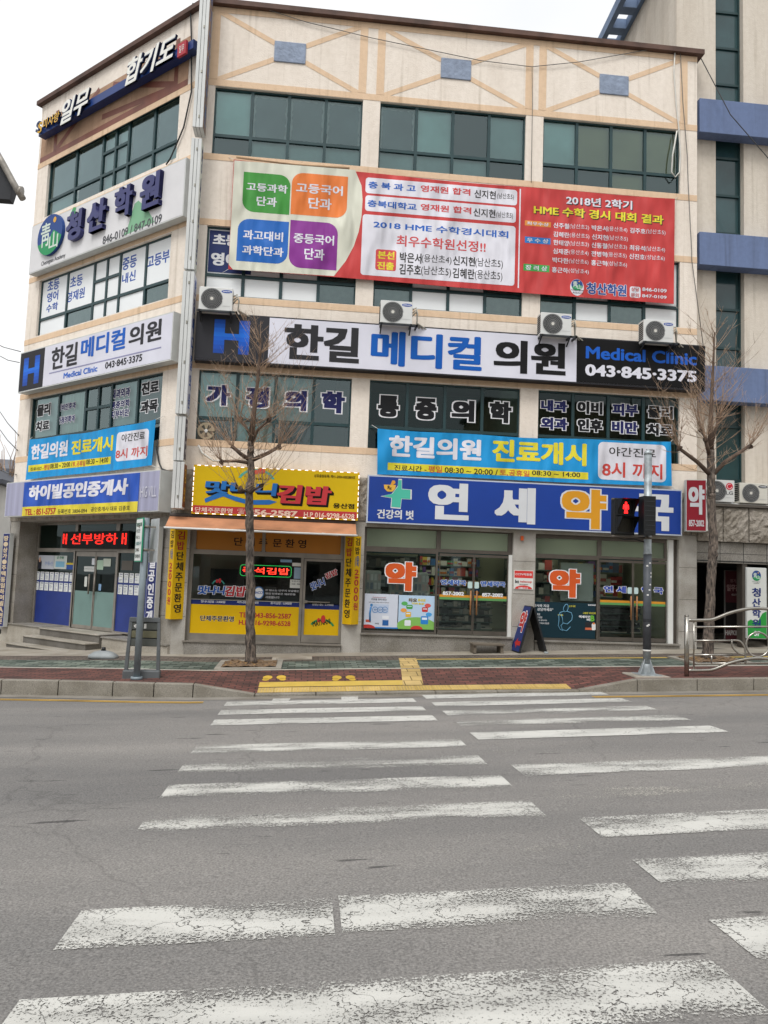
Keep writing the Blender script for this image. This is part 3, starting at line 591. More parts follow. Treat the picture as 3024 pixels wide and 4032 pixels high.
for x,y,w,e in ((1.7,18.2,1.0,7),(3.5,18.2,1.0,7),(5.6,18.3,1.0,7),(7.3,18.3,.9,5),(3.0,19.6,1.0,5),(6.2,19.6,1.,5)):
    m2 = MB(); m2.wbox(x,x+w,y,y+.12,2.68,2.73,lamp('eef2e0',e)); m2.build('ceiling_lamp',bld)
m2 = MB(); m2.wbox(-1.8,-1.0,18.6,18.7,2.68,2.73,lamp('eef2e0',3)); m2.build('ceiling_lamp',bld)
def shelf(x0,x1,y,z0,z1,rows,cols,seed):
    """pharmacy shelving with packs of many colours"""
    rnd = random.Random(seed); s = MB(); g = MB()
    s.wbox(x0,x1,y+.02,y+.3,z0,z0+.04,mat('b9b6a8',.6)); s.wbox(x0,x1,y+.3,y+.33,z0,z1,mat('58625d',.7))
    for r_ in range(rows+1): zz = z0+(z1-z0)*r_/rows; s.wbox(x0,x1,y,y+.3,zz-.012,zz+.012,mat('4e5f5b',.6))
    for r_ in range(rows):
        zz = z0+(z1-z0)*r_/rows+.013; x = x0+.02
        while x < x1-.06:
            w = rnd.uniform(.06,.2); hgt = rnd.uniform(.45,.9)*(z1-z0)/rows; c = rnd.choice(cols); n = min(x+w,x1-.01)
            g.wbox(x,n-.006,y+rnd.uniform(.01,.05),y+.25,zz,zz+hgt,mat(c,.5,.1,4))
            if rnd.random() < .6: g.wbox(x+.01,n-.016,y+.004,y+.012,zz+hgt*.3,zz+hgt*.6,mat(rnd.choice(cols),.5,.1,4))
            x += w
    sh = s.build('shelf',bld); tag(g.build('packs',sh),kind='stuff')
PK = ['c9c6bd','b7433f','d8d5cc','6b4a86','3b6fa6','d0b44a','8e2f3a','e0dfd8','4c8a5a','b9b6ad','d97f3a','2e4a7d']
DK = ['4c4a46','6b675f','8a867c','3d4447','787f7c','a39f94']
shelf(2.95,4.6,20.2,1.2,2.25,4,PK,3); shelf(1.2,2.9,20.2,1.0,2.2,4,DK,4); shelf(3.0,4.55,18.6,.45,1.15,4,DK,5); shelf(1.3,2.8,18.4,1.05,1.75,2,['a9b2b2','b9c2c4','8d9a9c','c4c9c8'],6)
shelf(5.3,6.6,20.2,1.0,2.3,4,DK+PK[:3],7); shelf(6.8,8.5,20.2,1.3,2.3,3,PK,8); shelf(6.85,8.4,18.8,.45,1.1,4,['2b2d2e','3b3d3f','4a4c4e'],9)
m2 = MB(); m2.wbox(1.2,8.6,18.3,18.34,2.2,2.34,mat('1e4a50',.6)); m2.build('pelmet',bld)
m2 = MB()
for x,w,h_,c in ((-2.3,.8,1.6,'2e3336'),(-1.4,.7,1.2,'555a5c'),(-.6,.5,1.9,'23272a'),(.2,.6,1.5,'3d3f40')): m2.wbox(x,x+w,19.2,19.9,.1,.1+h_,mat(c,.5,.2,3))
m2.build('kitchen_fittings',bld)
# shopfronts: frame sheet, panes, doors
def front(pl, name, u0,u1,v0,v1, holes, d, fm, panes, gm, parent=bld, depth=.07):
    f = MB(); f.plate(pl,u0,u1,v0,v1,holes,d,depth,fm); fr = f.build(name,parent)
    g = MB()
    for h in panes: g.quad(pl,h[0],h[1],h[2],h[3],d-.04,gm)
    g.build('pane',fr); return fr
K1 = [(-2.44,-1.0,2.1,2.72),(-.93,.75,2.1,2.72),(-2.48,-.12,1.02,2.0),(-2.48,-.12,.27,1.02)]
kf = front(FP,'shopfront',-2.56,-.06,.12,2.76,K1,-.1,ALU,K1[2:3],GLC)
t = MB(); OR = mat('b5761f',.4,.05,1.5); YE = pr('d8ae10'); NV = pr('22306b'); RD = pr('b23338'); YB = pr('26221e')
t.poly(FP,rrect(-2.44,-1.0,2.1,2.72,.05),-.13,OR)
t.quad(FP,-2.48,-.12,1.0,1.02,-.128,pr('d8d8d2')); t.quad(FP,-2.48,-.12,.9,1.0,-.13,NV); t.quad(FP,-2.48,-.12,.27,.9,-.13,YE)
write(t,FP,'단 체 주',(9,595,580),(9,835,652),-.126,YB,.02); write(t,FP,'맛나니김밥 : 2,000원',(9,353,1037),(9,528,1062),-.126,WH,.02); write(t,FP,'치즈김밥 : 2,500원',(9,615,1042),(9,770,1066),-.126,WH,.02); write(t,FP,'참치김밥 : 3,000원',(9,858,1048),(9,1010,1073),-.126,WH,.02)
write(t,FP,'단체주문환영',(9,348,1148),(9,590,1195),-.126,YB,.03,out=(WH,.02)); write(t,FP,'TEL. 043-856-2587',(9,630,1125),(9,1008,1175),-.126,RD,.03); write(t,FP,'H.P. 016-9298-6528',(9,628,1180),(9,1002,1228),-.126,RD,.03)
KB = pr('2c5aa8')
def kimlogo(t, pl, a, b, a2, b2, d, rot=0, arch=None):
    write(t,pl,'맛나니',a,b,d,KB,.05,out=(WH,.05),shear=.12,rot=rot); write(t,pl,'김밥',a2,b2,d,RD,.045,out=(WH,.05),shear=.12,rot=rot)
kimlogo(t,FP,(9,335,930),(9,525,1000),(9,530,932),(9,678,1015),-.128)
c_ = FP.uv((9,478,930),-.128); t.poly(FP,arcband(c_[0],c_[1]-.02,.12,.15,20,160),-.128,pr('3f8f86')); t.poly(FP,disc(c_[0]+.03,c_[1]+.1,.03,.055),-.127,RD); t.poly(FP,disc(c_[0]-.03,c_[1]+.09,.03,.04),-.1265,RD)
c_ = FP.uv((9,772,985),-.128); t.poly(FP,disc(c_[0],c_[1],.115,.14),-.129,pr('4b78ae')); t.poly(FP,disc(c_[0],c_[1],.095,.115),-.127,WH); write(t,FP,'HACCP',(9,738,972),(9,806,994),-.124,KB,.03)
for i,s in enumerate(('본 업소는 단무지 맛살햄은','햇섭 인증받은 재료만을','사용합니다')): write(t,FP,s,(9,820,958+24*i),(9,(1065,1038,922)[i],980+24*i),-.127,pr('c9cbd0'),.02)
for a,b,c in (((9,930,742),(9,1012,765),'7d9db8'),((9,1016,766),(9,1096,794),'d3d2cc'),((9,1030,800),(9,1088,884),'8ba0b4'),((9,1000,888),(9,1086,952),'c9cbc6')):
    u0,u1,v0,v1 = box2(FP,a,b,-.128); t.quad(FP,u0,u1,v0,v1,-.128,pr(c))
write(t,FP,'영 업 시 간',(9,1012,894),(9,1074,908),-.124,BLK,.01); write(t,FP,'05:00 ~ 20:00',(9,1012,915),(9,1074,928),-.124,BLK,.01)
t.build('lettering',kf)
t = MB(); t.poly(FP,rrect(-.93,.75,2.1,2.72,.05),-.13,OR); write(t,FP,'문 환 영',(9,875,590),(9,1115,662),-.126,YB,.02)
f2 = MB(); f2.plate(FP,-.06,.83,1.99,2.76,[(-.93,.75,2.1,2.72)],-.102,.07,ALU); fr2 = f2.build('transom',bld); t.build('lettering',fr2)
dr = front(FP,'shop_door',-.05,.83,.13,1.98,[(.0,.77,1.0,1.93),(.0,.77,.3,1.0)],-.085,ALU,[(.0,.77,1.0,1.93)],GLC)
t = MB(); t.quad(FP,.0,.77,.87,.98,-.118,NV); t.quad(FP,0,.77,.3,.87,-.118,YE); write(t,FP,'김밥(1줄) : 2,000원',(9,1160,1060),(9,1313,1083),-.114,WH,.02)
kimlogo(t,FP,(9,1148,890),(9,1252,952),(9,1252,825),(9,1345,872),-.114,rot=.45)
c_ = FP.uv((9,1230,1250),-.114); t.poly(FP,arcband(c_[0],c_[1]-.02,.25,.3,25,150,sq=.85),-.114,pr('2f8a4e')); t.poly(FP,disc(c_[0]+.02,c_[1]+.23,.05,.085),-.112,pr('c23a33')); t.poly(FP,disc(c_[0]-.08,c_[1]+.2,.035,.05),-.1125,pr('c23a33'))
write(t,FP,'MATNANI',(9,1163,1180),(9,1292,1222),-.112,YB,.03,rot=.2); t.build('lettering',dr)
t = MB(); t.box(FP,-.02,.06,1.0,1.06,-.085,-.03,ALU); t.tube([FP.P(.02,1.03,-.02),FP.P(.55,1.03,-.02)],.012,ALU); t.build('handle',dr)
neon = MB()
# pharmacy fronts; the upper panes are frosted and glow faintly from the shop lamps
FRO, n_, b_, N_, L_ = base('frosted_pane'); tl_ = N_('BsdfTranslucent'); tl_.inputs[0].default_value = (.5,.56,.46,1); mi_ = N_('MixShader'); mi_.inputs[0].default_value = .55; b_.inputs['Base Color'].default_value = (.14,.17,.13,1); b_.inputs['Roughness'].default_value = .25
L_(b_.outputs[0],mi_.inputs[1]); L_(tl_.outputs[0],mi_.inputs[2]); L_(mi_.outputs[0],n_.nodes['Material Output'].inputs[0])
def bar(t, u0,u1,v, d): t.quad(FP,u0,u1,v,v+.055,d,pr('c98a2e')); t.quad(FP,u0,u1,v-.055,v-.001,d,pr('5d9457'))
P1 = [(1.33,2.92,.44,2.2),(1.33,2.92,2.32,2.72),(3.02,4.58,2.32,2.72)]
f1 = front(FP,'shopfront',1.27,2.97,.385,2.76,P1[:2],-.1,ALUD,P1[:1],GLC); f1b = front(FP,'transom',2.97,4.68,2.24,2.76,P1[2:],-.101,ALUD,P1[2:],FRO)
ORG = pr('cf5a2a')
t = MB(); write(t,FP,'약',(10,247,848),(10,492,1098),-.132,ORG,.06,out=(WH,.03)); t.build('lettering',f1)
g = MB(); g.quad(FP,*P1[1],-.14,FRO); g.build('frosted_pane',f1)
P2 = [(5.24,6.7,.38,2.2),(5.24,6.7,2.3,2.66),(6.8,8.32,2.3,2.66)]
f3 = front(FP,'shopfront',5.2,6.75,.335,2.76,P2[:2],-.1,ALUD,P2[:1],GLC); f3b = front(FP,'transom',6.75,8.38,2.24,2.76,P2[2:],-.101,ALUD,P2[2:],FRO)
g = MB(); g.quad(FP,*P2[1],-.14,FRO); g.build('frosted_pane',f3)
t = MB(); write(t,FP,'약',(11,117,785),(11,330,998),-.132,ORG,.06,out=(WH,.03)); t.build('lettering',f3)
t = MB(); t.box(FP,8.4,8.52,.335,2.74,-.2,-.06,WHT); t.box(FP,8.53,8.62,.335,2.75,-.25,-.1,ALUD); t.build('door_jamb',bld); t = MB(); t.box(FP,4.6,4.68,.385,2.24,-.12,-.06,WHT); t.build('door_jamb',bld)
def door2(u0,u1,v0,v1, words, phone):
    um = (u0+u1)/2
    for k,(a,b) in enumerate(((u0,um-.004),(um+.004,u1))):
        f = MB(); f.plate(FP,a,b,v0,v1,[(a+.02,b-.02,v0+.09,v1-.06)],-.11,.04,ALUD); dd = f.build('glass_door',bld)
        g = MB(); g.quad(FP,a+.02,b-.02,v0+.09,v1-.06,-.13,GLC); g.build('pane',dd)
        t = MB(); bar(t,a+.02,b-.02,1.235,-.124); 
        for w in words[k]: write(t,FP,w[0],w[1],w[2],-.122,KB if phone else pr('27409a'),.045,out=(WH,.045))
        if phone: write(t,FP,'857-2002',*phone[k],-.122,WH,.05)
        t.build('lettering',dd)
        hx = (um-.07) if k == 0 else (um+.07); t = MB(); t.tube([FP.P(hx,.85,-.05),FP.P(hx,1.4,-.05)],.018,mat('9a6b43',.5,.15,6)); t.box(FP,hx-.012,hx+.012,.92,.95,-.11,-.05,ALU); t.box(FP,hx-.012,hx+.012,1.3,1.33,-.11,-.05,ALU); t.build('handle',dd)
        t = MB(); t.poly(FP,rrect(hx-.06,hx+.06,1.45,1.6,.03),-.122,pr('bcd2d0')); t.build('push_plate',dd)
door2(3.0,4.6,.4,2.22,[[('연세약국',(10,697,998),(10,902,1050))],[('연세약국',(10,1022,1010),(10,1223,1063))]],[((10,712,1095),(10,885,1132)),((10,1033,1108),(10,1205,1145))])
door2(6.76,8.38,.35,2.22,[[('연 세',(11,499,908),(11,655,962))],[('약 국',(11,765,915),(11,918,970))]],None)
m2 = MB(); m2.box(FP,5.92,6.7,1.24,2.12,-.36,-.34,mat('a7b2ad',.7,.08,1.5)); m2.build('roller_blind',bld)
for u0,u1 in ((1.36,1.75),(1.95,2.86)):
    m2 = MB(); m2.box(FP,u0,u1,.5,1.78,-1.1,-.75,mat('a9b0ac',.4,.08,2)); k_ = m2.build('drinks_fridge',bld,bevel=.04); m2 = MB()
    for r_ in range(3):
        for q in range(int((u1-u0)/.09)): m2.box(FP,u0+.05+q*.09,u0+.11+q*.09,1.15+.2*r_,1.3+.2*r_,-.75,-.735,mat(random.choice(('8b949a','c3c8c6','7a8a98','b9a9a4')),.5,.1,4))
    tag(m2.build('bottles',k_),kind='stuff')
# side shop (estate agent) on the bevelled corner
LH = [(-6.44,-4.72,.1,2.0),(-6.44,-4.72,2.1,2.72),(-4.6,-2.95,2.1,2.72)]
lf = front(LP,'shopfront',-6.5,-4.66,.06,2.78,LH[:2],-.5,ALU,LH[:2],GLD)
front(LP,'transom',-4.66,-2.86,2.03,2.78,LH[2:],-.5,ALU,LH[2:],GLD)
LH2 = [(-2.8,-.95,.1,2.0),(-2.8,-.95,2.1,2.72)]
lf2 = front(LP,'shopfront',-2.86,-.86,.06,2.78,LH2,-.5,ALU,LH2,GLD)
NB = mat('1f3378',.5,.1,2)
def papers(t, a, b, n, rows):
    u0,u1,v0,v1 = box2(LP,a,b,-.53); rnd = random.Random(n)
    for r_ in range(rows):
        for i in range(n):
            w = (u1-u0)/n; h_ = (v1-v0)/rows; x, y = u0+i*w, v1-(r_+1)*h_
            t.quad(LP,x+w*.1,x+w*.9,y+h_*.08,y+h_*.9,-.524,pr('d6d9d8'))
            write(t,LP,rnd.choice(('매매','전세','월세','임대')),(x+w*.25,y+h_*.84),(x+w*.75,y+h_*.72),-.521,NV,.02,res=1)
            for q in range(4): 
                if rnd.random() < .8: t.quad(LP,x+w*.2,x+w*(.5+.3*rnd.random()),y+h_*(.56-.12*q),y+h_*(.6-.12*q),-.521,pr('8a8f96'))
t = MB(); t.quad(LP,-6.44,-4.72,.1,1.42,-.533,NB); papers(t,(8,293,925),(8,598,1110),8,2)
u0,u1,v0,v1 = box2(LP,(8,297,800),(8,440,915),-.53); t.quad(LP,u0,u1,v0,v1,-.53,pr('b9bdc4')); t.poly(LP,disc((u0*.78+u1*.22),v1-.12,.05,.07),-.527,pr('c99e86')); t.poly(LP,rrect(u0+.04,u0+.3,v0,v0+.24,.08,(0,0,1,1)),-.528,pr('2a2c35')); write(t,LP,'부동산',(8,365,850),(8,432,885),-.526,pr('8a9cc0'),.02)
u0,u1,v0,v1 = box2(LP,(8,443,803),(8,542,915),-.53); t.quad(LP,u0,u1,v0,v1,-.53,pr('c6cec9')); write(t,LP,'급 전세!',(8,465,808),(8,520,832),-.526,pr('4a8a6a'),.03); t.quad(LP,u0+.1,u1-.1,v0+.05,v0+.2,-.527,pr('7fb0c9'))
u0,u1,v0,v1 = box2(LP,(8,542,862),(8,606,918),-.53); t.quad(LP,u0,u1,v0,v1,-.53,pr('2f4f95')); t.quad(LP,u0,u1,v1-.05,v1,-.527,pr('c9b23a'))
t.build('lettering',lf)
t = MB(); t.quad(LP,-2.8,-.95,.1,1.4,-.533,NB); papers(t,(8,970,935),(8,1180,1140),5,2); u0,u1,v0,v1 = box2(LP,(8,995,845),(8,1080,925),-.53); t.quad(LP,u0,u1,v0,v1,-.53,pr('5a5650')); t.build('lettering',lf2)
for k,(a,b) in enumerate(((-4.64,-3.77),(-3.75,-2.88))):
    f = MB(); f.plate(LP,a,b,.07,2.02,[(a+.03,b-.03,.16,1.9)],-.52,.04,ALU); dd = f.build('glass_door',bld)
    g = MB(); g.quad(LP,a+.03,b-.03,.16,1.9,-.54,GLD); g.build('pane',dd); g = MB(); g.quad(LP,a+.03,b-.03,.16,1.02,-.535,mat('6b8782',.35,.08,1.5)); g.build('frosted_film',dd)
    hx = -3.88 if k == 0 else -3.64; t = MB(); t.tube([LP.P(hx,.95,-.45),LP.P(hx,1.45,-.45)],.02,ALU); t.build('handle',dd)
    t = MB()
    for q in ([((8,752,826),(8,785,880),'d0d4d8'),((8,688,890),(8,776,936),'c2c5c2'),((8,692,975),(8,708,1058),'c9ccc6')] if k == 0 else [((8,795,840),(8,842,920),'a3bba6'),((8,845,828),(8,903,893),'b9c2b4'),((8,806,1035),(8,824,1090),'7fa0c0')]):
        t = MB(); u0,u1,v0,v1 = box2(LP,q[0],q[1],-.53); t.poly(LP,rrect(u0,u1,v0,v1,.02),-.53,pr(q[2]))
        if q[2] == 'c2c5c2': write(t,LP,'HIGHVILL',(u0+.03,v1-.06),(u1-.03,v0+.06),-.527,BLK,.01)
        t.build('sticker',dd)
# raised plinth and steps of the side shop
mb = MB(); PL = granite('pale_granite','a8a297',.1,contrast=.3)
mb.box(LP,-7.0,-5.02,-1.3,.04,-.5,.06,PL); mb.box(LP,-7.02,-5.0,.043,.075,-.5,.09,GRD); mb.build('plinth',bld,bevel=.006); mb = MB()
mb.box(LP,-2.42,-.02,-1.3,-.02,-.5,.06,PL); mb.box(LP,-2.44,-.02,-.017,.02,-.5,.09,GRD); mb.build('plinth',bld,bevel=.006)
mb = MB()
RIS = granite('riser_granite','6f6b65',.1,contrast=.4)
mb.box(LP,-5.0,-2.44,-1.3,.03,-.5,.12,RIS); mb.box(LP,-5.15,-2.44,-1.3,-.16,.12,.46,RIS); mb.box(LP,-5.3,-2.44,-1.3,-.34,.46,.8,RIS)
mb.box(LP,-5.0,-2.43,.033,.062,-.5,.15,PL); mb.box(LP,-5.17,-2.42,-.157,-.128,.123,.49,PL); mb.box(LP,-5.32,-2.42,-.337,-.308,.463,.83,PL)
mb.build('entrance_steps',bld,bevel=.006)
mb = MB(); mb.box(LP,-5.75,-2.9,-1.4,-.5,.1,1.12,granite('stained_concrete','6f675b',.4,contrast=.2)); mb.build('bottom_step',bld,bevel=.02)
# ---------------------------------------------------------------- signs and banners
class Sign:
    def __init__(s, pl, u0,u1,v0,v1, d0,d1, name, label, face, side, cat='sign', group=None, edge=.03):
        s.pl, s.d = pl, d1; s.root = thing(name, label, cat, pl.P((u0+u1)/2, v0, d0), group); s.t = MB()
        b = MB(); b.box(pl,u0,u1,v0,v1,d0,d1-.004,side); b.build('sign_case',s.root)
        f = MB(); f.box(pl,u0+edge,u1-edge,v0+edge,v1-edge,d1-.0039,d1,face); f.build('face_panel',s.root)
        s.u0,s.u1,s.v0,s.v1 = u0+edge,u1-edge,v0+edge,v1-edge
    def w(s, txt, a, b, m, bold=.02, k=3, **q):
        q.setdefault('square', not getattr(s,'soft',False)); write(s.t,s.pl,txt,a,b,s.d+.002*k,m,bold,**q)
    def q(s, u0,u1,v0,v1,m,k=1): s.t.quad(s.pl,u0,u1,v0,v1,s.d+.002*k,m)
    def px(s, a, b, m, k=1, r=None, c=(1,1,1,1)):
        u0,u1,v0,v1 = box2(s.pl,a,b,s.d)
        s.t.poly(s.pl, rrect(u0,u1,v0,v1,r,c) if r else [(u0,v0),(u1,v0),(u1,v1),(u0,v1)], s.d+.002*k, m)
    def p(s, pts, m, k=1): s.t.poly(s.pl,[s.pl.uv(x,s.d) for x in pts],s.d+.002*k,m)
    def cut(s, name='lettering'):
        if s.t.v: s.t.build(name,s.root); s.t = MB()
    def end(s, name='lettering'): s.t.build(name,s.root); return s.root
CASE = mat('c3c5c2',.45,.06,3); WSIGN = pr('d4d4df'); CHAR = pr('303034'); INK = pr('222226'); BLUE = pr('1c5fc0'); DBLUE = pr('2a4fae')
def hmark(s, u0,u1,v0,v1):
    w = (u1-u0)*.3; h_ = v1-v0
    for k in range(8):                                # the letter is printed dark to bright blue
        a, b = v0+h_*k/8, v0+h_*(k+1)/8; m = pr(('1f479a','1f4fac','1e58bc','1e62cc','2470d8','2268d2','1f5cc0','1d50b0')[k])
        s.q(u0,u0+w,a,b,m,2); s.q(u1-w,u1,a,b,m,2)
        if k in (3,4): s.q(u0+w,u1-w,a+(h_*.03 if k == 3 else 0),b-(h_*.03 if k == 4 else 0),m,2)
# long clinic sign on the main front
s = Sign(FP,-2.65,9.11,6.235,7.325,.04,.3,'clinic_sign','long black and white clinic sign across the main front under the air conditioners',WSIGN,CHAR)
x1 = FP.uv((5,594,560),.3)[0]; x2 = FP.uv((6,1420,760),.3)[0]
s.q(s.u0,x1,s.v0,s.v1,CHAR); s.q(x2,s.u1,s.v0,s.v1,pr('0c0c0e'))
u0,u1,v0,v1 = box2(FP,(5,242,425),(5,462,660),.3); hmark(s,u0,u1,v0,v1)
s.w('한길',(5,700,448),(5,1182,720),pr('2c2c2f'),.045); s.w('메디컬',(5,1266,492),(6,730,858),pr('0f58ae'),.04); s.w('의원',(6,822,612),(6,1340,892),pr('161618'),.045)
s.w('Medical Clinic',(7,215,727),(7,1095,886),pr('1b5cbe'),.035); s.w('043·845·3375',(7,210,870),(7,1095,1020),pr('dcdce6'),.045); s.end()
# clinic sign on the corner
s = Sign(LP,-6.63,-.17,6.25,7.36,.04,.3,'clinic_sign','shorter white clinic sign board with black and blue lettering on the slanted corner',WSIGN,CASE)
x1 = LP.uv((4,318,1010),.3)[0]; s.q(s.u0,x1,s.v0,s.v1,pr('26262b')); hmark(s,*box2(LP,(4,178,945),(4,278,1120),.3))
s.w('한길',(4,378,868),(4,556,988),CHAR,.035); s.w('메디컬',(4,592,800),(4,905,872),pr('1d5db8'),.035); s.w('의원',(4,940,712),(4,1168,808),CHAR,.035)
a = LP.uv((4,357,1052),.3); b = LP.uv((4,1172,842),.3); s.q(a[0],b[0],a[1]-.015,a[1]+.015,pr('8f8fb0'),2)
s.w('Medical Clinic',(4,462,1048),(4,705,1036),pr('2a66c4'),.03); s.w('043·845·3375',(4,764,970),(4,1030,960),CHAR,.03); s.end()
# academy sign with raised letters
s = Sign(LP,-6.63,-.12,9.58,10.95,.03,.25,'academy_sign','pale grey academy sign with raised navy letters and round emblem on the slanted corner',pr('d6d5d6'),CASE)
RN = mat('2c2f66',.35,.05,2)
def emblem(t, pl, cu, cv, R, d, sq=1.1, ring=True, depth=0):
    t.poly(pl,disc(cu,cv,R,R*sq),d,pr('2d4a86'),depth); t.poly(pl,disc(cu,cv,R,R*sq,20,200,345)+[(cu+R*.3,cv+R*.15),(cu-R*.1,cv-R*.25)],d+.002,pr('2f8f5c'))
    write(t,pl,'靑',(cu-R*.72,cv+R*.62),(cu+R*.05,cv-R*.5),d+.005,pr('cfdcd0'),.02); write(t,pl,'山',(cu-R*.0,cv+R*.05),(cu+R*.72,cv-R*.72),d+.005,pr('cfdcd0'),.02); t.poly(pl,disc(cu+R*.35,cv+R*.6,R*.12,R*.13),d+.004,pr('d8a648'))
cu, cv = LP.uv((1,345,1540),.25); emblem(s.t,LP,cu,cv,.6,.34,.92,depth=.085)
for ch,a,b in (('청',(1,462,1405),(1,548,1560)),('산',(1,600,1340),(1,705,1495)),('학',(1,775,1250),(1,880,1405)),('원',(1,945,1170),(1,1060,1345))):
    write(s.t,LP,ch,a,b,.253,RN,.05,depth=.11,shear=.03)
s.p([(1,800,1545),(1,830,1500),(1,880,1330),(1,905,1310),(1,960,1360),(1,1010,1450)],pr('7fae8c'),1); s.p([(1,480,1420),(1,505,1365),(1,525,1365),(1,510,1430)],pr('4f9a63'),55)
s.w('846-0109 / 847-0109',(1,672,1545),(1,1055,1450),pr('55565a'),.025); s.w('Cheongsan Academy',(4,300,242),(4,472,215),pr('5a5b60'),.015); s.end()
# martial arts sign along the attic
s = Sign(LP,-6.66,-.1,13.56,13.78,.05,.26,'martial_arts_sign','blue bar sign with large white brush letters high on the attic of the slanted corner',mat('1d3874',.4,.1,2),mat('172d60',.4,.1,2),edge=.004)
s.d = .3; IV = mat('e3e2da',.4,.04,2); NVS = mat('1f2f55',.4,.05,2)
def raised(txt,a,b,m,bold,sh=.1,rot=0): 
    write(s.t,LP,txt,a,b,.285,NVS,bold+.03,shear=sh,depth=.06,rot=rot); write(s.t,LP,txt,a,b,.348,m,bold,shear=sh,rot=rot)
s.d = .3
raised('미사랑',(-6.3,13.88),(-5.5,13.6),pr('d1a53c'),.02,rot=-.02); raised('S',(1,250,806),(1,272,860),pr('d1a53c'),.02)
raised('일무',(-5.42,14.08),(-4.13,13.40),IV,.035,.3); raised('합기도',(-2.55,14.14),(-.66,13.46),IV,.035,.3)
u0,u1,v0,v1 = -.56,-.26,13.46,13.78; s.t.box(LP,u0,u1,v0,v1,.285,.34,pr('a83a44')); write(s.t,LP,'일무',(u0+.06,v1-.07),(u1-.06,v0+.07),.344,IV,.0); s.end()
# blue opening banners, one on the corner and one on the main front
def banner(pl, corners, name, label, m, d, cat='banner', group=None):
    uv = [pl.uv(c,d) for c in corners]; tl, tr, br, bl = uv; root = thing(name,label,cat,pl.P((tl[0]+tr[0])/2,bl[1],0),group); b = MB(); n = 24
    for side,dd in ((1,d),(0,d-.006)):
        for i in range(n):
            P = []
            for q in (i,i+1):
                f = q/n; sag = .05*math.sin(math.pi*f)+.012*math.sin(5*math.pi*f); P.append((tl[0]+(tr[0]-tl[0])*f, tl[1]+(tr[1]-tl[1])*f-sag)); P.append((bl[0]+(br[0]-bl[0])*f, bl[1]+(br[1]-bl[1])*f+.012*math.sin(7*f)))
            pts = [pl.P(*P[1],dd),pl.P(*P[3],dd),pl.P(*P[2],dd),pl.P(*P[0],dd)]; b.face(pts if side else pts[::-1],m,True)
    b.build('cloth_sheet',root)
    for c,(su,sv) in zip(uv,((-.12,.1),(.12,.1),(.14,-.05),(-.14,-.05))): rp = MB(); rp.tube([pl.P(c[0],c[1],d-.003),pl.P(c[0]+su,c[1]+sv,.01)],.006,WHT,n=5); rp.build('tie_rope',root)
    o = Sign.__new__(Sign); o.pl, o.d, o.root, o.t, o.soft = pl, d, root, MB(), True; return o
CB, CW, CY, CR_, CI = cloth('178fcd'), cloth('d9d8e0'), cloth('dccf34'), cloth('c9473f'), cloth('2e2d2b')
s = banner(LP,((4,215,1530),(4,1130,1385),(4,1100,1720),(4,185,1825)),'opening_banner','bright blue clinic opening banner on the slanted corner above the estate agent sign',CB,.15)
s.w('한길의원',(4,230,1570),(4,488,1652),CW,.045); s.w('진료개시',(4,522,1538),(4,816,1612),CY,.045); s.px((4,207,1720),(4,803,1708),CY)
for x,a,b,m in (('진료시간 -',(4,222,1735),(4,315,1750),CI),('평일',(4,320,1716),(4,358,1748),CR_),('08:30 ~ 20:00 /',(4,365,1708),(4,522,1728),CI),('토,공휴일',(4,527,1692),(4,618,1722),CR_),('08:30 ~ 14:00',(4,626,1676),(4,783,1698),CI)): s.w(x,a,b,m,.02)
s.px((4,850,1482),(4,1070,1668),CW,1,.1); s.w('야간진료',(4,884,1492),(4,1050,1530),CI,.015); s.w('8시 까지',(4,842,1602),(4,1066,1650),CR_,.02); s.end()
s = banner(FP,((5,1305,1140),(7,890,1488),(7,897,1842),(5,1303,1440)),'opening_banner','bright blue clinic opening banner with white and yellow writing above the blue pharmacy sign',CB,.15)
s.w('한길의원',(6,60,1312),(6,728,1505),CW,.045); s.w('진료개시',(6,810,1340),(6,1492,1543),CY,.045); s.px((6,50,1514),(6,1503,1638),CY)
for x,a,b,m in (('진료시간 -',(6,98,1530),(6,330,1584),CI),('평일',(6,345,1537),(6,443,1590),CR_),('08:30 ~ 20:00 /',(6,463,1547),(6,848,1606),CI),('토,공휴일',(6,862,1562),(6,1078,1618),CR_),('08:30 ~ 14:00',(6,1097,1570),(6,1447,1622),CI)): s.w(x,a,b,m,.015)
s.px((7,314,1488),(7,850,1812),CW,1,.12); s.w('야간진료',(7,400,1527),(7,770,1620),CI,.012); s.w('8시 까지',(7,345,1642),(7,822,1790),CR_,.025); s.end()
# big red academy banner
RB, CC = cloth('bf3d3c'), cloth('d2d2c2')
s = banner(FP,((2,305,868),(3,1118,1155),(7,912,398),(2,275,1465)),'academy_banner','huge red and cream academy banner with four coloured petals hung across the third floor windows',RB,.12)
s.p([(2,308,873),(2,965,925),(2,1000,1010),(2,1006,1090),(2,1000,1180),(2,985,1260),(2,958,1340),(2,915,1420),(2,850,1503),(2,300,1467),(2,277,1440)],CC)
for a,b,m,c in (((2,360,935),(2,606,1170),'3f8f3a',(1,0,1,0)),((2,624,937),(2,918,1190),'e07a38',(0,1,0,1)),((2,330,1187),(2,595,1440),'1c62b4',(0,1,0,1)),((2,614,1197),(2,863,1473),'85308c',(1,0,1,0))): s.px(a,b,cloth(m),2,.26,c)
for x,a,b in (('고등과학',(2,375,990),(2,597,1055)),('단과',(2,430,1066),(2,538,1128)),('고등국어',(2,645,992),(2,898,1068)),('단과',(2,712,1072),(2,836,1145)),('과고대비',(2,357,1248),(2,572,1318)),('과학단과',(2,352,1332),(2,574,1400)),('중등국어',(2,632,1266),(2,850,1338)),('단과',(2,690,1348),(2,797,1420))): s.w(x,a,b,CW,.03,4)
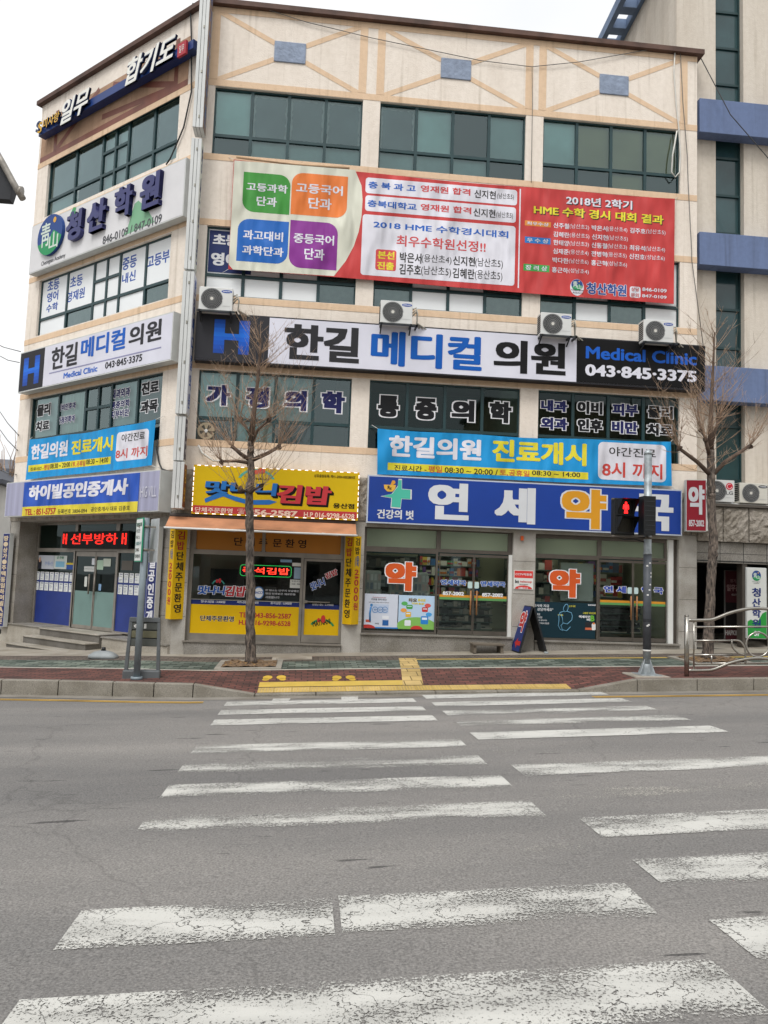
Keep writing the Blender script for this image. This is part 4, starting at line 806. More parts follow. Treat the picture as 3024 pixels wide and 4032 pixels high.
for a,b in (((2,1024,965),(3,200,1195)),((2,1022,1062),(3,193,1296)),((2,1007,1165),(6,968,232))): s.px(a,b,CW,1,.07)
CBL, CRD = cloth('2360b8'), cloth('cc4a4c')
for x,a,b,m,k in (('충 북 과 고',(0,796,391),(0,898,415),CBL,.035),('영재원 합격',(0,909,399),(0,1016,423),CRD,.03),('신지현',(0,1025,409),(0,1071,431),CI,.02),('(남산초5)',(0,1074,416),(0,1110,433),CI,0),
    ('충북대학교',(0,794,431),(0,900,455),CBL,.03),('영재원 합격',(0,909,439),(0,1018,463),CRD,.03),('신지현',(0,1023,449),(0,1070,471),CI,.02),('(남산초5)',(0,1072,456),(0,1108,474),CI,0),
    ('2018 HME 수학경시대회',(0,807,476),(0,1098,515),CBL,.025),('최우수학원선정!!',(0,857,507),(0,1049,546),CRD,.02)): s.w(x,a,b,m,k)
s.px((0,812,538),(0,855,586),CRD,2,.05); s.w('본선',(0,816,541),(0,852,561),CY,.04); s.w('진출',(0,815,564),(0,851,584),CY,.04)
for x,a,b,k in (('박은서',(0,864,544),(0,910,570),.025),('(용산초4)',(0,911,548),(0,975,573),0),('신지현',(0,979,552),(0,1026,576),.025),('(남산초5)',(0,1027,556),(0,1086,582),0),
              ('김주호',(0,863,569),(0,909,596),.025),('(남산초5)',(0,910,573),(0,974,600),0),('김혜란',(0,978,578),(0,1025,604),.025),('(용산초5)',(0,1026,582),(0,1085,609),0)): s.w(x,a,b,CI,k)
a = FP.uv((0,1124,408),.12); b = FP.uv((0,1118,622),.12); s.q(a[0]-.015,a[0]+.015,b[1],a[1],CW)
s.w('2018년 2학기',(3,486,1134),(3,870,1220),CW,.03,shift=(.02,-.02,1,CI)); s.w('HME 수학 경시 대회 결과',(3,298,1188),(3,1052,1306),CY,.035,shift=(.02,-.02,1,CI))
for x,a,b,m in (('최우수상',(3,246,1280),(3,397,1322),'d98a3c'),('우 수 상',(3,246,1374),(3,395,1422),'2a7ac4'),('장 려 상',(3,238,1532),(3,388,1583),'3fa04a')):
    s.px(a,b,cloth(m),1); s.w(x,(3,a[1]+12,a[2]+6),(3,b[1]-12,b[2]-6),CW,.03)
def names(y0, x0, x1, dy, items):
    n = sum(len(k)+.62*len(v) for k,v in items)+.35*(2*len(items)-1); x = x0
    for k,v in items:
        for t_,f,bo in ((k,1.0,.025),(v,.62,0)):
            w = (x1-x0)*len(t_)*f/n; ya = y0+(x-x0)*dy; s.w(t_,(3,x,ya),(3,x+w,ya+33+w*dy),CW,bo); x += w+(x1-x0)*(.1 if f == 1 else .5)/n
names(1292,412,1077,.068,(('신주철','(남산초2)'),('박은서','(용산초4)'),('김주호','(남산초5)'))); names(1344,412,855,.068,(('김혜란','(용산초5)'),('신지현','(남산초5)')))
names(1392,412,1074,.068,(('한태양','(남산초2)'),('신동철','(남산초3)'),('최유석','(남산초4)'))); names(1442,410,1072,.068,(('심재준','(용산초4)'),('전병혁','(용산초5)'),('신진호','(성남초6)')))
names(1494,407,850,.068,(('박다한','(남산초6)'),('홍근혁','(성남초6)'))); names(1550,403,625,.068,(('홍근하','(성남초4)'),))
cu, cv = FP.uv((7,145,245),.12); s.t.poly(FP,disc(cu,cv-.06,.165,.2),s.d+.001,CW); emblem(s.t,FP,cu,cv,.14,s.d+.004,.95); s.w('Cheongsan',(7,100,276),(7,200,297),CI,.02,6); s.w('Academy',(7,110,298),(7,198,318),CI,.02,6)
s.w('청산학원',(7,222,222),(7,537,340),cloth('2a4a8c'),.04,out=(CW,.035)); s.px((7,563,256),(7,648,350),CW,1,.05); s.w('상담',(7,575,262),(7,638,298),CR_,.02); s.w('문의',(7,573,308),(7,636,346),CR_,.02)
s.w('846-0109',(7,663,264),(7,856,308),CW,.03); s.w('847-0109',(7,661,317),(7,856,357),CW,.03); s.end()
# estate agent light box with its banner
s = Sign(LP,-6.65,-.17,2.88,3.79,.05,.4,'estate_agent_sign','lilac grey light box with a blue and yellow estate agent banner stretched over it',mat('9c9cb4',.45,.15,1.2,stretch=(6,6,.2)),CASE,edge=.02)
u0,v1 = LP.uv((8,203,208),.4); u1,_ = LP.uv((8,1140,200),.4); vm = LP.uv((8,178,408),.4)[1]; vb = LP.uv((8,170,482),.4)[1]
s.t.box(LP,u0,u1,vb,v1,.4,.412,cloth('2a55b4')); s.d = .412; s.q(u0,u1,vb,vm,cloth('e0cf3e'),1)
s.w('하이빌공인중개사',(8,238,232),(8,1042,308),CW,.055,shear=.1); s.w('TEL : 851-5757',(8,203,424),(8,452,466),cloth('b8322e'),.04); s.w('등록번호 3804-094',(8,470,426),(8,708,456),CI,.01); s.w('공인중개사 대표 김종호',(8,742,408),(8,1058,433),CI,.01)
s.w('HIG VILL',(8,1150,240),(8,1272,322),pr('c9c9d2'),0); s.end()
# yellow rice roll shop sign with its string of lights
s = Sign(FP,-2.535,1.09,2.86,3.935,.05,.2,'snack_shop_sign','yellow and red snack shop sign edged with tiny white lights behind the bare tree',pr('cdad10'),pr('d2a51c'))
vm = FP.uv((9,290,347),.2)[1]; s.q(s.u0,s.u1,s.v0,vm,pr('b23a3c'))
SH = pr('14110d'); 
s.w('맛나니',(9,385,165),(9,900,285),pr('2a6cb0'),.05,4,shear=.1,shift=(.05,-.05,5,SH)); s.w('김밥',(9,908,192),(9,1295,352),pr('bd3b40'),.05,4,shear=.1,shift=(.05,-.05,5,SH))
s.p([(9,378,302),(9,470,262),(9,520,258),(9,600,285),(9,700,312),(9,850,310),(9,905,325),(9,850,345),(9,700,345),(9,600,318),(9,515,285),(9,385,330)],pr('2a6cb0'),3)
cu, cv = FP.uv((9,755,165),.2); s.t.poly(FP,arcband(cu,cv-.07,.36,.42,20,160,sq=.75),.203,pr('48a79a')); s.t.poly(FP,disc(cu+.1,cv+.2,.09,.06),.205,pr('cf5340')); s.t.poly(FP,disc(cu-.02,cv+.17,.08,.05),.2045,pr('cf5340')); s.w('MATNANI',(9,690,148),(9,828,168),SH,.02)
s.w('상표출원등록: 제41-2004-0002889호',(9,1175,122),(9,1472,160),SH,.01); s.w('용산점',(9,1312,332),(9,1465,377),SH,.035); s.w('단체주문환영',(9,310,360),(9,580,410),pr('e3c6b2'),.03); s.w('☎',(9,617,372),(9,672,412),pr('e3c6b2'),.0); s.w('856-2587',(9,690,376),(9,1052,434),pr('e3c6b2'),.05); s.w('H.P 016-9298-6528',(9,1100,397),(9,1465,451),pr('e3c6b2'),.03)
r_ = s.end(); LEDW = lamp('eef3ff',1.8)
def dots(a,b,n):
    for i in range(n):
        m2 = MB()
        for q in (-1,0,1):
            f = (i+.5)/n; u, v = a[0]+(b[0]-a[0])*f, a[1]+(b[1]-a[1])*f; l = math.hypot(b[0]-a[0],b[1]-a[1]); u += q*.026*(b[0]-a[0])/l; v += q*.026*(b[1]-a[1])/l; m2.box(FP,u-.007,u+.007,v-.007,v+.007,.2,.21,LEDW)
        m2.build('light',r_)
dots((-2.5,3.925),(1.08,3.925),23); dots((-2.5,2.872),(1.08,2.872),20); dots((-2.525,2.9),(-2.525,3.9),9); dots((1.08,2.9),(1.08,3.9),8)
# blue pharmacy sign
PB = mat('103a90',.4,.08,1.2,stretch=(1,1,1)); PW = pr('cfd1d4'); PO = pr('d39428')
s = Sign(FP,1.28,8.6,2.825,3.895,.05,.2,'pharmacy_sign','wide royal blue pharmacy sign with white and orange lettering and a green cross',PB,pr('b9c0cc'))
s.cut(); s.w('연',(10,597,197),(10,922,524),PW,.05); s.cut(); s.w('세',(10,1140,234),(10,1467,556),PW,.05); s.cut(); s.w('약',(11,202,216),(11,515,515),PO,.05,out=(PW,.03)); s.cut(); s.w('국',(11,718,250),(11,990,530),PW,.05)
s.cut(); TQ = pr('4fb8a0'); cross = [(10,218,318),(10,300,300),(10,345,240),(10,350,188),(10,376,188),(10,376,262),(10,448,268),(10,446,342),(10,374,338),(10,366,412),(10,292,405),(10,298,332)]
s.p(cross,TQ,3); uvc = [FP.uv(p,.2) for p in cross]; c0 = (sum(p[0] for p in uvc)/12,sum(p[1] for p in uvc)/12)
s.t.poly(FP,[(c0[0]+(u-c0[0])*1.12,c0[1]+(v-c0[1])*1.1) for u,v in uvc],.2025,PW)
s.p([(10,230,225),(10,330,228),(10,322,262),(10,300,282),(10,258,280),(10,235,255)],pr('e0b04a'),4); s.p([(10,285,226),(10,300,190),(10,322,192),(10,325,212),(10,306,228)],pr('d99a3c'),4); s.w('R',(10,262,232),(10,282,264),INK,.04,6); s.w('x',(10,280,246),(10,294,268),INK,.03,6)
s.cut('cross_emblem'); s.w('건강의 벗',(10,176,422),(10,474,514),PW,.04); s.end()
# red and white projecting pharmacy sign
s = Sign(Plane(8.64,17.0,0),0,.42,2.93,4.14,-.0,.0,'projecting_pharmacy_sign','red projecting pharmacy light box with white metal edge beside the right end of the blue sign',pr('8e2430'),CASE) if False else None
root = thing('projecting_pharmacy_sign','dark red projecting pharmacy light box with white metal edge, right of the blue sign','sign',(8.7,17.25,2.92))
PJ = Plane(8.62,16.95,math.radians(-16)); m2 = MB(); m2.box(PJ,0,.44,2.93,4.12,-.28,-.004,CASE); m2.box(PJ,.44,.56,2.95,4.1,-.28,-.05,WHT); m2.build('sign_case',root); m2 = MB(); m2.box(PJ,.012,.428,2.945,4.105,-.0039,0,pr('8e2430')); m2.build('face_panel',root)
m2 = MB(); write(m2,PJ,'약',(.05,4.0),(.4,3.3),.004,PW,.05); write(m2,PJ,'857-2002',(.06,3.19),(.39,3.04),.004,PW,.03); m2.build('lettering',root); m2 = MB(); m2.wbox(8.75,9.0,17.1,17.32,3.9,3.94,ALUD); m2.wbox(8.75,9.0,17.1,17.32,3.1,3.14,ALUD); m2.build('bracket',root)
# upright light boxes stacked on the corner
VS = Plane(0,17.3,0)
def stack(v0,v1,d0,d1,label,chars,cm,fm,u0=-2.94,u1=-2.71):
    root = thing('projecting_light_box',label,'sign',(u0,17.1,v0),'light boxes stacked up the corner'); m2 = MB(); wm = mat('c9cbc9',.4,.05,2)
    e = .004
    for k in range(3):
        a, b = u0+(u1-u0)*(0,.33,.66)[k]+e, u0+(u1-u0)*(.33,.66,1)[k]-e; m2.box(FP,a,b,v0,v1,d0,d1-(.006 if k == 1 else 0),wm)
    m2.box(FP,u0+.006,u1-.006,v0+.01,v1-.01,d0,d1-.02,DARK); m2.build('sign_case',root,bevel=.004)
    SP = Plane(u1,17.3-d1,math.pi/2); f = MB(); f.box(SP,.02,d1-d0-.02,v0+.04,v1-.04,-.004,.004,fm); f.build('face_panel',root); t = MB(); n = len(chars); h_ = (v1-v0-.2)/n
    for i,ch in enumerate(chars):
        if ch != ' ': write(t,SP,ch,(.08,v1-.12-i*h_),(d1-d0-.08,v1-.1-(i+1)*h_+.06),.008,cm,.03)
    t.build('lettering',root)
    for v in [v0+.25+(v1-v0-.5)*i/3 for i in range(4 if v1-v0 > 2 else 2)][::3 if v1-v0 < 2 else 1]: k = MB(); k.box(FP,u0+.12,u0+.15,v-.03,v+.03,d1-.004,d1+.008,mat('8c8a80',.4,.1,4,metal=.6)); k.build('latch',root)
    b = MB()
    for v in (v0+.3,v1-.3): b.box(FP,u0+.08,u1-.08,v-.02,v+.02,-.02,d0+.01,ALUD)
    b.build('bracket',root)
stack(11.43,15.1,.12,.55,'topmost projecting light box on the corner, white edge, its striped brown face fading','합기도일무관',pr('6b7ba0'),mat('8a7468',.6,.2,2))
stack(8.2,11.2,.2,.5,'white edged projecting light box between the academy sign and the red banner','청산학원',NV,pr('cfd3c8'),-2.95,-2.72)
stack(4.98,8.14,.12,.52,'long projecting light box with a blue and grey clinic face, middle of the corner stack','한길메디컬의원',pr('3156a4'),pr('c9cbd4'),-2.95,-2.71)
stack(3.97,4.93,.2,.48,'short projecting light box with grey face, second from the bottom of the stack','피부비만',pr('d6d6d8'),pr('4d4c58'),-2.95,-2.72)
stack(2.94,3.94,.15,.5,'lowest projecting light box of the corner stack, just above the awning','김밥',pr('c9a23a'),pr('7a4a2c'),-2.93,-2.69)
# yellow prism signs either side of the snack shop
def prism(ua,ub,uc,label,left,right):
    root = thing('prism_sign',label,'sign',FP.P(ub,.56),'yellow prism signs'); A, B, C = (ua,17.3),(ub,17.3-.2),(uc,17.3); m2 = MB(); v0, v1 = .57, 2.52
    ring = [(*A,v0),(*B,v0),(*C,v0)]; top = [(*A,v1),(*B,v1),(*C,v1)]; m2.raw(ring+top,[(2,1,0),(3,4,5),(0,1,4,3),(1,2,5,4)],YE); m2.build('sign_case',root); t = MB()
    for (p,q),chars in (((A,B),left),((B,C),right)):
        ang = math.atan2(q[1]-p[1],q[0]-p[0]); pl = Plane(p[0],p[1],ang); L_ = math.hypot(q[0]-p[0],q[1]-p[1]); v = v1-.04
        for ch,m,h_ in chars:
            if ch.strip(): write(t,pl,ch,(L_*.2,v),(L_*.8,v-h_*.84),.004,m,.03)
            v -= h_
    t.build('lettering',root)
YBL = pr('2b5fa0'); LT = [('김',YB,.2),('밥',YB,.2),('(1줄)',YBL,.3),('2',RD,.15),(',',RD,.07),('0',RD,.17),('0',RD,.17),('0',RD,.17),('원',RD,.2)]; RT = [(c,RD if i < 2 else YB,.226) for i,c in enumerate('김밥단체주문환영')]
prism(-2.99,-2.85,-2.62,'yellow prism shaped sign left of the snack shop, between its window and the navy sign',LT,RT)
RT2 = [(c,RD if i < 2 else YB,.226) for i,c in enumerate('김밥단체주문환영')]; prism(.84,1.03,1.2,'yellow prism shaped sign right of the snack shop door, beside the pharmacy window',RT2,LT)
# navy upright signs of the estate agent
for (u0,u1,va,vb,lab,chars) in ((-7.0,-6.66,-.03,2.46,'navy upright sign with beige letters at the far left edge of the building','땅·상가·주택동일하이빌A전문'),(-.68,-.36,.1,2.57,'navy upright sign with white letters behind the grey street sign pole','하이빌공인중개사')):
    s = Sign(LP,u0,u1,va,vb,.08,.2,'upright_shop_sign',lab,pr('262e63'),CASE,edge=.012)
    column(s.t,LP,chars,(u0+.05,vb-.06),(u1-.05,va+.06),.206,pr('c9b79a') if u0 < -6 else pr('d3d3d8'),.045,.1); s.end()
# red dot matrix display
root = thing('led_display','black dot matrix display running red letters above the estate agent door','led display',LP.P(-3.9,2.05,-.3)); DP = Plane(*LP.P(-5.1,0,-.35)[:2],math.radians(-42.08)); m2 = MB()
u0,u1,v0,v1 = box2(DP,(8,512,608),(8,1045,748),0); m2.box(DP,u0,u1,v0,v1,-.1,-.002,DARK); m2.build('display_case',root,bevel=.01); t = MB(); RL = lamp('ff2415',1.4)
vsx = tmesh('세부밧하',.03,False,3); write(t,DP,'ㅐ선부방하ㅐ',(u0+.03,v1-.05),(u1-.08,v0+.1),.002,RL,.02)
for i in range(20): t.quad(DP,u0+.02,u1-.02,v0+.02+(v1-v0-.04)*i/20,v0+.02+(v1-v0-.04)*(i+.28)/20,.005,DARK)
t.build('lit_letters',root)
# neon sign
root = thing('neon_sign','red neon snack sign with a green neon border hanging inside the snack shop window','neon sign',FP.P(-1.0,1.5,-.25)); t = MB(); u0,u1,v0,v1 = box2(FP,(9,640,780),(9,1006,872),-.2)
write(t,FP,'즉석김밥',(9,655,795),(9,993,856),-.2,lamp('ff3a28',2.6),.012); t.build('neon_letters',root); t = MB(); q = rrect(u0,u1,v0,v1,.06); t.tube([FP.P(a,b,-.2) for a,b in q]+[FP.P(*q[0],-.2)],.0045,lamp('35e06a',.9),n=6); t.build('neon_border',root)
# security plate on the pier
root = thing('security_plate','red and white security company plate screwed to the granite pier between pharmacy windows','sign',FP.P(4.95,1.35)); u0,u1,v0,v1 = box2(FP,(10,1295,922),(10,1450,1083),.02)
m2 = MB(); m2.box(FP,u0,u1,v0,v1,0,.02,WHT); m2.build('plate',root); t = MB(); vm = v1-(v1-v0)*.4; t.quad(FP,u0+.01,u1-.01,vm,v1-.01,.022,pr('d0403c')); write(t,FP,'CCTV작동중',(10,1306,945),(10,1440,970),.025,WH,.02); write(t,FP,'kt',(10,1304,1000),(10,1336,1030),.025,BLK,.04); write(t,FP,'telecop',(10,1343,1005),(10,1440,1032),.025,pr('d0403c'),.02); write(t,FP,'케이티텔레캅',(10,1338,1034),(10,1408,1046),.025,BLK,.01); t.poly(FP,disc((u0+u1)/2,v0+.01,.2,.08,14,0,180),.023,pr('d0403c')); write(t,FP,'1588-0112',(10,1332,1060),(10,1408,1078),.026,WH,.03); t.build('lettering',root)
m2 = MB(); m2.box(FP,4.84,4.9,2.58,2.68,0,.05,mat('c9561f',.4,.05,4)); tag(m2.build('alarm_beacon'),'small orange alarm beacon fixed on the granite pier under the blue sign','beacon')
# posters on the pharmacy glass
root = thing('poster','pale white health poster inside the left pharmacy window, left of the sky blue one','poster',FP.P(2.0,.45,-.12),'pharmacy window posters'); u0,u1,v0,v1 = box2(FP,(10,50,1112),(10,345,1402),-.13); m2 = MB(); m2.box(FP,u0,u1,v0,v1,-.131,-.127,pr('c9cfdc')); m2.build('sheet',root); t = MB(); D = -.123
for x,a,b,m in (('전립선비대증에 의한 배뇨장애',(10,140,1140),(10,248,1152),pr('b04a4a')),('치료를 원하세요?',(10,128,1152),(10,255,1172),pr('3a3a44')),('효과가 검증된 의약품 카리토로 치료하세요',(10,108,1180),(10,275,1192),pr('55555f')),('40+  25+  60+',(10,150,1236),(10,255,1256),pr('4a6a9c')),('카리토',(10,158,1352),(10,190,1366),INK)): write(t,FP,x,a,b,D,m,.01)
for x in (160,203,240): c_ = FP.uv((10,x,1246),-.125); t.poly(FP,arcband(c_[0],c_[1],.055,.07,0,360,20),-.1235,pr('6a8fc0'))
for a,b,m in (((10,143,1200),(10,268,1276),'b4c2d8'),((10,220,1330),(10,268,1376),'2d5f9e'),((10,83,1325),(10,122,1348),'c05a48'),((10,218,1295),(10,272,1322),'dfe2e8')): u_ = box2(FP,a,b,-.125); t.quad(FP,*u_,-.1252,pr(m))
c_ = FP.uv((10,130,1208),-.125); t.poly(FP,disc(*c_,.03,.035),-.1235,pr('4a86c0')); t.tube([FP.P(c_[0]-.01,c_[1]-.04,-.122),FP.P(c_[0]-.03,c_[1]-.18,-.122),FP.P(c_[0]-.02,c_[1]-.36,-.122)],.02,pr('4a86c0'),n=5)
t.poly(FP,disc(u0+.15,v0,.18,.08,14,0,180),-.1237,pr('b83a34')); t.quad(FP,u0+.3,u1,v0,v0+.03,-.1238,pr('3c7ec0')); t.build('print',root)
root = thing('poster','sky blue poster with green hill and small toy buses inside the left pharmacy window','poster',FP.P(2.6,.45,-.12),'pharmacy window posters'); u0,u1,v0,v1 = box2(FP,(10,348,1125),(10,655,1410),-.13); m2 = MB(); m2.box(FP,u0,u1,v0,v1,-.131,-.127,pr('b3cbe2')); m2.build('sheet',root); t = MB(); t.poly(FP,[(max(u0,min(u1,a)),b) for a,b in disc((u0+u1)/2,v0,.5,.27,20,0,180)],-.1245,pr('7fb45a')); t.poly(FP,disc((u0+u1)/2,v0,.14,.08,14,0,180),-.1235,pr('c03c34'))
for x,a,b,m in (('타요',(10,435,1150),(10,502,1185),'5a4a2a'),('유산균',(10,508,1155),(10,572,1180),'d8c43a'),('기다려 출-발!',(10,458,1186),(10,560,1206),'d8c43a')): write(t,FP,x,a,b,-.122,pr(m),.05,out=(WH,.03))
for a,b,m in (((10,415,1205),(10,466,1240),'4a9a4c'),((10,543,1225),(10,590,1265),'c03c38'),((10,408,1262),(10,452,1306),'dfae3c'),((10,533,1298),(10,592,1365),'2f7fc8'),((10,400,1330),(10,450,1378),'dde0e4')):
    q_ = box2(FP,a,b,-.125); t.poly(FP,rrect(*q_,.025),-.1235,pr(m)); w_ = (q_[1]-q_[0]); t.quad(FP,q_[0]+w_*.15,q_[1]-w_*.15,q_[2]+(q_[3]-q_[2])*.55,q_[3]-.03,-.1225,pr('dce6ee'))
for a,m in (((10,400,1195),'58a85c'),((10,590,1212),'d05a54'),((10,393,1250),'e09a4c'),((10,598,1285),'4a9ad8')): t.poly(FP,disc(*FP.uv(a,-.125),.07,.045),-.1236,pr(m))
t.build('print',root)
root = thing('poster','dark teal poster with outlined figure and medicine pack inside the right pharmacy window','poster',FP.P(6,.4,-.12),'pharmacy window posters'); u0,u1,v0,v1 = 5.24,6.68,.39,1.2; m2 = MB(); m2.box(FP,u0,u1,v0,v1,-.131,-.127,pr('16303a')); m2.build('sheet',root); t = MB()
for x,a,b,m,k in (('약사와 지금',(11,2,1038),(11,112,1062),WH,.02),('상담하세요"',(11,28,1064),(11,140,1090),WH,.02),('눈의 피로',(11,2,1102),(11,48,1120),WH,.01),('구내염·설염',(11,2,1124),(11,62,1140),WH,.01),('육체피로·체력저하',(11,2,1146),(11,96,1160),WH,.01),('신경통·근육통·관절통',(11,2,1166),(11,112,1182),WH,.01),
    ('ILDONG',(11,388,1040),(11,442,1052),WH,.04),('고함량 비타민제',(11,350,1094),(11,440,1112),pr('d8cf4a'),.02),('엑세라민',(11,322,1118),(11,402,1140),WH,.04),('비',(11,378,1140),(11,402,1160),WH,.04),('B',(11,405,1118),(11,432,1162),pr('6ab03c'),.05),('눈의 피로',(11,252,1046),(11,298,1062),pr('d8cf4a'),.02),('관절통',(11,172,1110),(11,212,1122),pr('d8cf4a'),.02)): write(t,FP,x,a,b,-.121,m,k)
FIG = mat('6fa8c8',.5,.05,2)
def fl(pts, r=.008): t.tube([FP.P(*FP.uv((11,x,y),-.12),-.12) for x,y in pts],r,FIG,n=5)
fl([(240,1040),(228,1042),(215,1060),(212,1078),(222,1094),(238,1090),(246,1070),(246,1050),(240,1040)]); fl([(216,1090),(190,1098),(180,1120),(182,1150),(176,1190),(190,1218),(210,1228)]); fl([(240,1090),(268,1100),(276,1124),(272,1150),(240,1180),(212,1172),(196,1190),(204,1220),(236,1228),(262,1200)]); fl([(196,1110),(206,1140),(208,1172)])
u_ = box2(FP,(11,368,1166),(11,414,1222),-.12); t.quad(FP,*u_,-.123,pr('2a2a2e')); t.quad(FP,u_[0],u_[1],u_[2],u_[2]+.05,-.1225,pr('c96a4a')); u_ = box2(FP,(11,414,1176),(11,440,1224),-.12); t.poly(FP,rrect(*u_,.02),-.1228,pr('d8d8d6')); t.quad(FP,u_[0]+.02,u_[1]-.02,u_[3]-.02,u_[3]+.02,-.1224,pr('d87a3a')); t.build('print',root)
# ---------------------------------------------------------------- awning
root = thing('awning','faded orange roll-out awning over the snack shop front','awning',(-1,17.2,2.5)); m2 = MB(); AW = mat('b9825f',.7,.18,2.2,bump=.3,bscale=3); n = 16
for i in range(n):
    a, b = i/n, (i+1)/n
    for z in (0,-.012):
        q = [(-3.0+4.05*a,17.2,2.8+z),(-3.0+4.05*b,17.2,2.8+z),(-2.95+3.98*b,16.4,2.515+z-.02*math.sin(9*b)),(-2.95+3.98*a,16.4,2.515+z-.02*math.sin(9*a))]; m2.face(q if z else q[::-1],AW,True)
m2.build('canopy_cloth',root); m2 = MB(); m2.tube([(-2.97,16.39,2.495),(1.05,16.39,2.49)],.022,WHT,n=8); m2.build('front_bar',root)
m2 = MB()
for x in (-2.0,.2): m2.tube([(x,17.25,2.6),(x+.45,16.75,2.5),(x+.1,16.4,2.5)],.022,WHT,n=7)
m2.build('folding_arm',root); m2 = MB(); m2.tube([(-3,17.2,2.82),(1.05,17.2,2.82)],.05,mat('4a4542',.6),n=10); m2.build('roller',root)
# ---------------------------------------------------------------- air conditioners
ACW, GRILL, ACD = mat('d0d1ce',.4,.06,3), mat('3a3c3d',.5,.1,5), mat('26282a',.7)
def aircon(name,label,loc,w=.78,h_=.52,dp=.3,brand='SAMSUNG',group='air conditioners on the wall above the clinic sign',shelf=True,oval='2a4fa0',body=ACW):
    root = thing(name,label,'air conditioner',loc,group); x,y,z = loc; AP = Plane(x,y,0,z); m2 = MB(); m2.box(AP,-w/2,w/2,0,h_,-dp,0,body); bo = m2.build('body',root,bevel=.012)
    m2 = MB(); cx_ = -w/2+.3*w/.78+.0; cy_ = h_*.5; R_ = h_*.43
    m2.poly(AP,disc(cx_,cy_,R_,R_,30),.004,ACD); m2.poly(AP,arcband(cx_,cy_,R_,R_+.012,0,360,30),.008,mat('8d8f8e',.5)); m2.build('fan_opening',root)
    m2 = MB()
    for r_ in (.25,.45,.62,.78,.92): m2.tube([AP.P(u,v,.012) for u,v in disc(cx_,cy_,R_*r_,R_*r_,20)+[(cx_+R_*r_,cy_)]],.0045,mat('8a8b8b',.5),n=4,cap=False)
    for i in range(36): a = i*math.pi/18; m2.tube([AP.P(cx_+R_*.2*math.cos(a),cy_+R_*.2*math.sin(a),.012),AP.P(cx_+R_*math.cos(a),cy_+R_*math.sin(a),.012)],.0034,mat('858685',.5),n=4,cap=False)
    m2.poly(AP,disc(cx_,cy_,R_*.17,R_*.17,16),.016,mat('c9c6bd',.5)); m2.build('fan_grille',root)
    m2 = MB()
    for i in range(9): m2.wbox(x-w/2-.004,x-w/2+.001,y+.04,y+dp-.04,z+.06+i*.047,z+.06+i*.047+.03,ACD)
    m2.build('side_louvre',root)
    t = MB(); bx = w/2-.13
    if oval: t.poly(AP,disc(bx,h_*.84,.115,.035,22),.003,pr(oval)); write(t,AP,brand,(bx-.085,h_*.84+.014),(bx+.085,h_*.84-.014),.006,WH,.03)
    else: write(t,AP,brand,(bx-.09,h_*.5),(bx+.09,h_*.34),.004,mat('55575a',.5),.03); t.poly(AP,disc(bx,h_*.72,.085,.085),.003,pr('c2293a')); t.poly(AP,arcband(bx,h_*.72,.05,.06,60,350),.006,WH)
    t.quad(AP,bx-.09,bx+.09,h_*.2,h_*.215,.004,mat('b3b4b2',.5)); t.build('badge',root)
    if shelf:
        m2 = MB(); k = mat('2d3133',.5,.1,5)
        for u in (-w/2+.03,w/2-.03): m2.box(AP,u-.02,u+.02,-.04,-.004,-dp-.25,.05,k); m2.hexa([AP.P(u-.015,-.34,-dp-.22),AP.P(u+.015,-.34,-dp-.22),AP.P(u+.015,-.34,-dp-.25),AP.P(u-.015,-.34,-dp-.25),AP.P(u-.015,-.03,.0),AP.P(u+.015,-.03,.0),AP.P(u+.015,-.03,-.04),AP.P(u-.015,-.03,-.04)],k)
        m2.box(AP,-w/2-.03,w/2+.12,-.045,-.005,.01,.05,k); m2.box(AP,-w/2-.03,w/2+.12,-.045,-.005,-dp-.02,-dp+.02,k); m2.box(AP,w/2+.08,w/2+.12,-.045,-.005,-dp-.25,.05,k); m2.build('wall_bracket',root)
        m2 = MB(); rnd = random.Random(int(x*100)); pm = mat('aaa79d',.6,.2,8)
        for q in range(3): m2.tube([AP.P(w/2-.01,.36-q*.07,-.1-.03*q),AP.P(w/2+.09,.42-q*.05,-.08),AP.P(w/2+.13,.3,-.1-.04*q),AP.P(w/2+.12,.08,-.12),AP.P(w/2+.22+.1*q,-.02,-.3),AP.P(w/2+.45+.15*q,.02+.03*q,-.52)],.017,pm,n=6)
        m2.build('pipe',root)
    return root
ACY = 16.75
for x,z,lab in ((-2.22,7.29,'grey white air conditioner at the left end, above the H mark of the clinic sign'),(1.755,7.27,'grey white air conditioner standing above the blue lettering of the clinic sign'),(5.42,7.25,'grey white air conditioner at the seam of the white and black sign panels'),(7.85,7.25,'grey white air conditioner farthest right, above the black phone number panel')):
    aircon('air_conditioner',lab,(x,ACY,z),.72)
# ---------------------------------------------------------------- neighbour building on the right
nb = thing('neighbour_building','taller beige building on the right with blue beams across narrow dark window strip','building',(9.1,17.3,0))
NST = stucco('stucco_beige','d2c9bc',.14,.35); BB = stucco('blue_beam_paint','6c7c9f',.18,.12); NP = Plane(0,17.63,0); SP_ = Plane(8.69,17.63,math.radians(267.5))
mb = MB(); mb.plate(NP,8.69,9.72,3.3,18.34,[],0,.1,NST); mb.plate(NP,10.46,18,3.3,18.34,[],0,.1,NST); mb.box(NP,9.72,9.722,3.6,18.34,-.25,0,NST); mb.box(NP,10.458,10.46,3.6,18.34,-.25,0,NST)
mb.face([(8.69,17.63,12),(8.69,17.63,18.34),SP_.P(-12,18.34),SP_.P(-12,12)],NST); mb.face([(8.69,17.63,18.34),(18,17.63,18.34),(18,29,18.34),SP_.P(-12,18.34)],NST); mb.build('wall',nb)
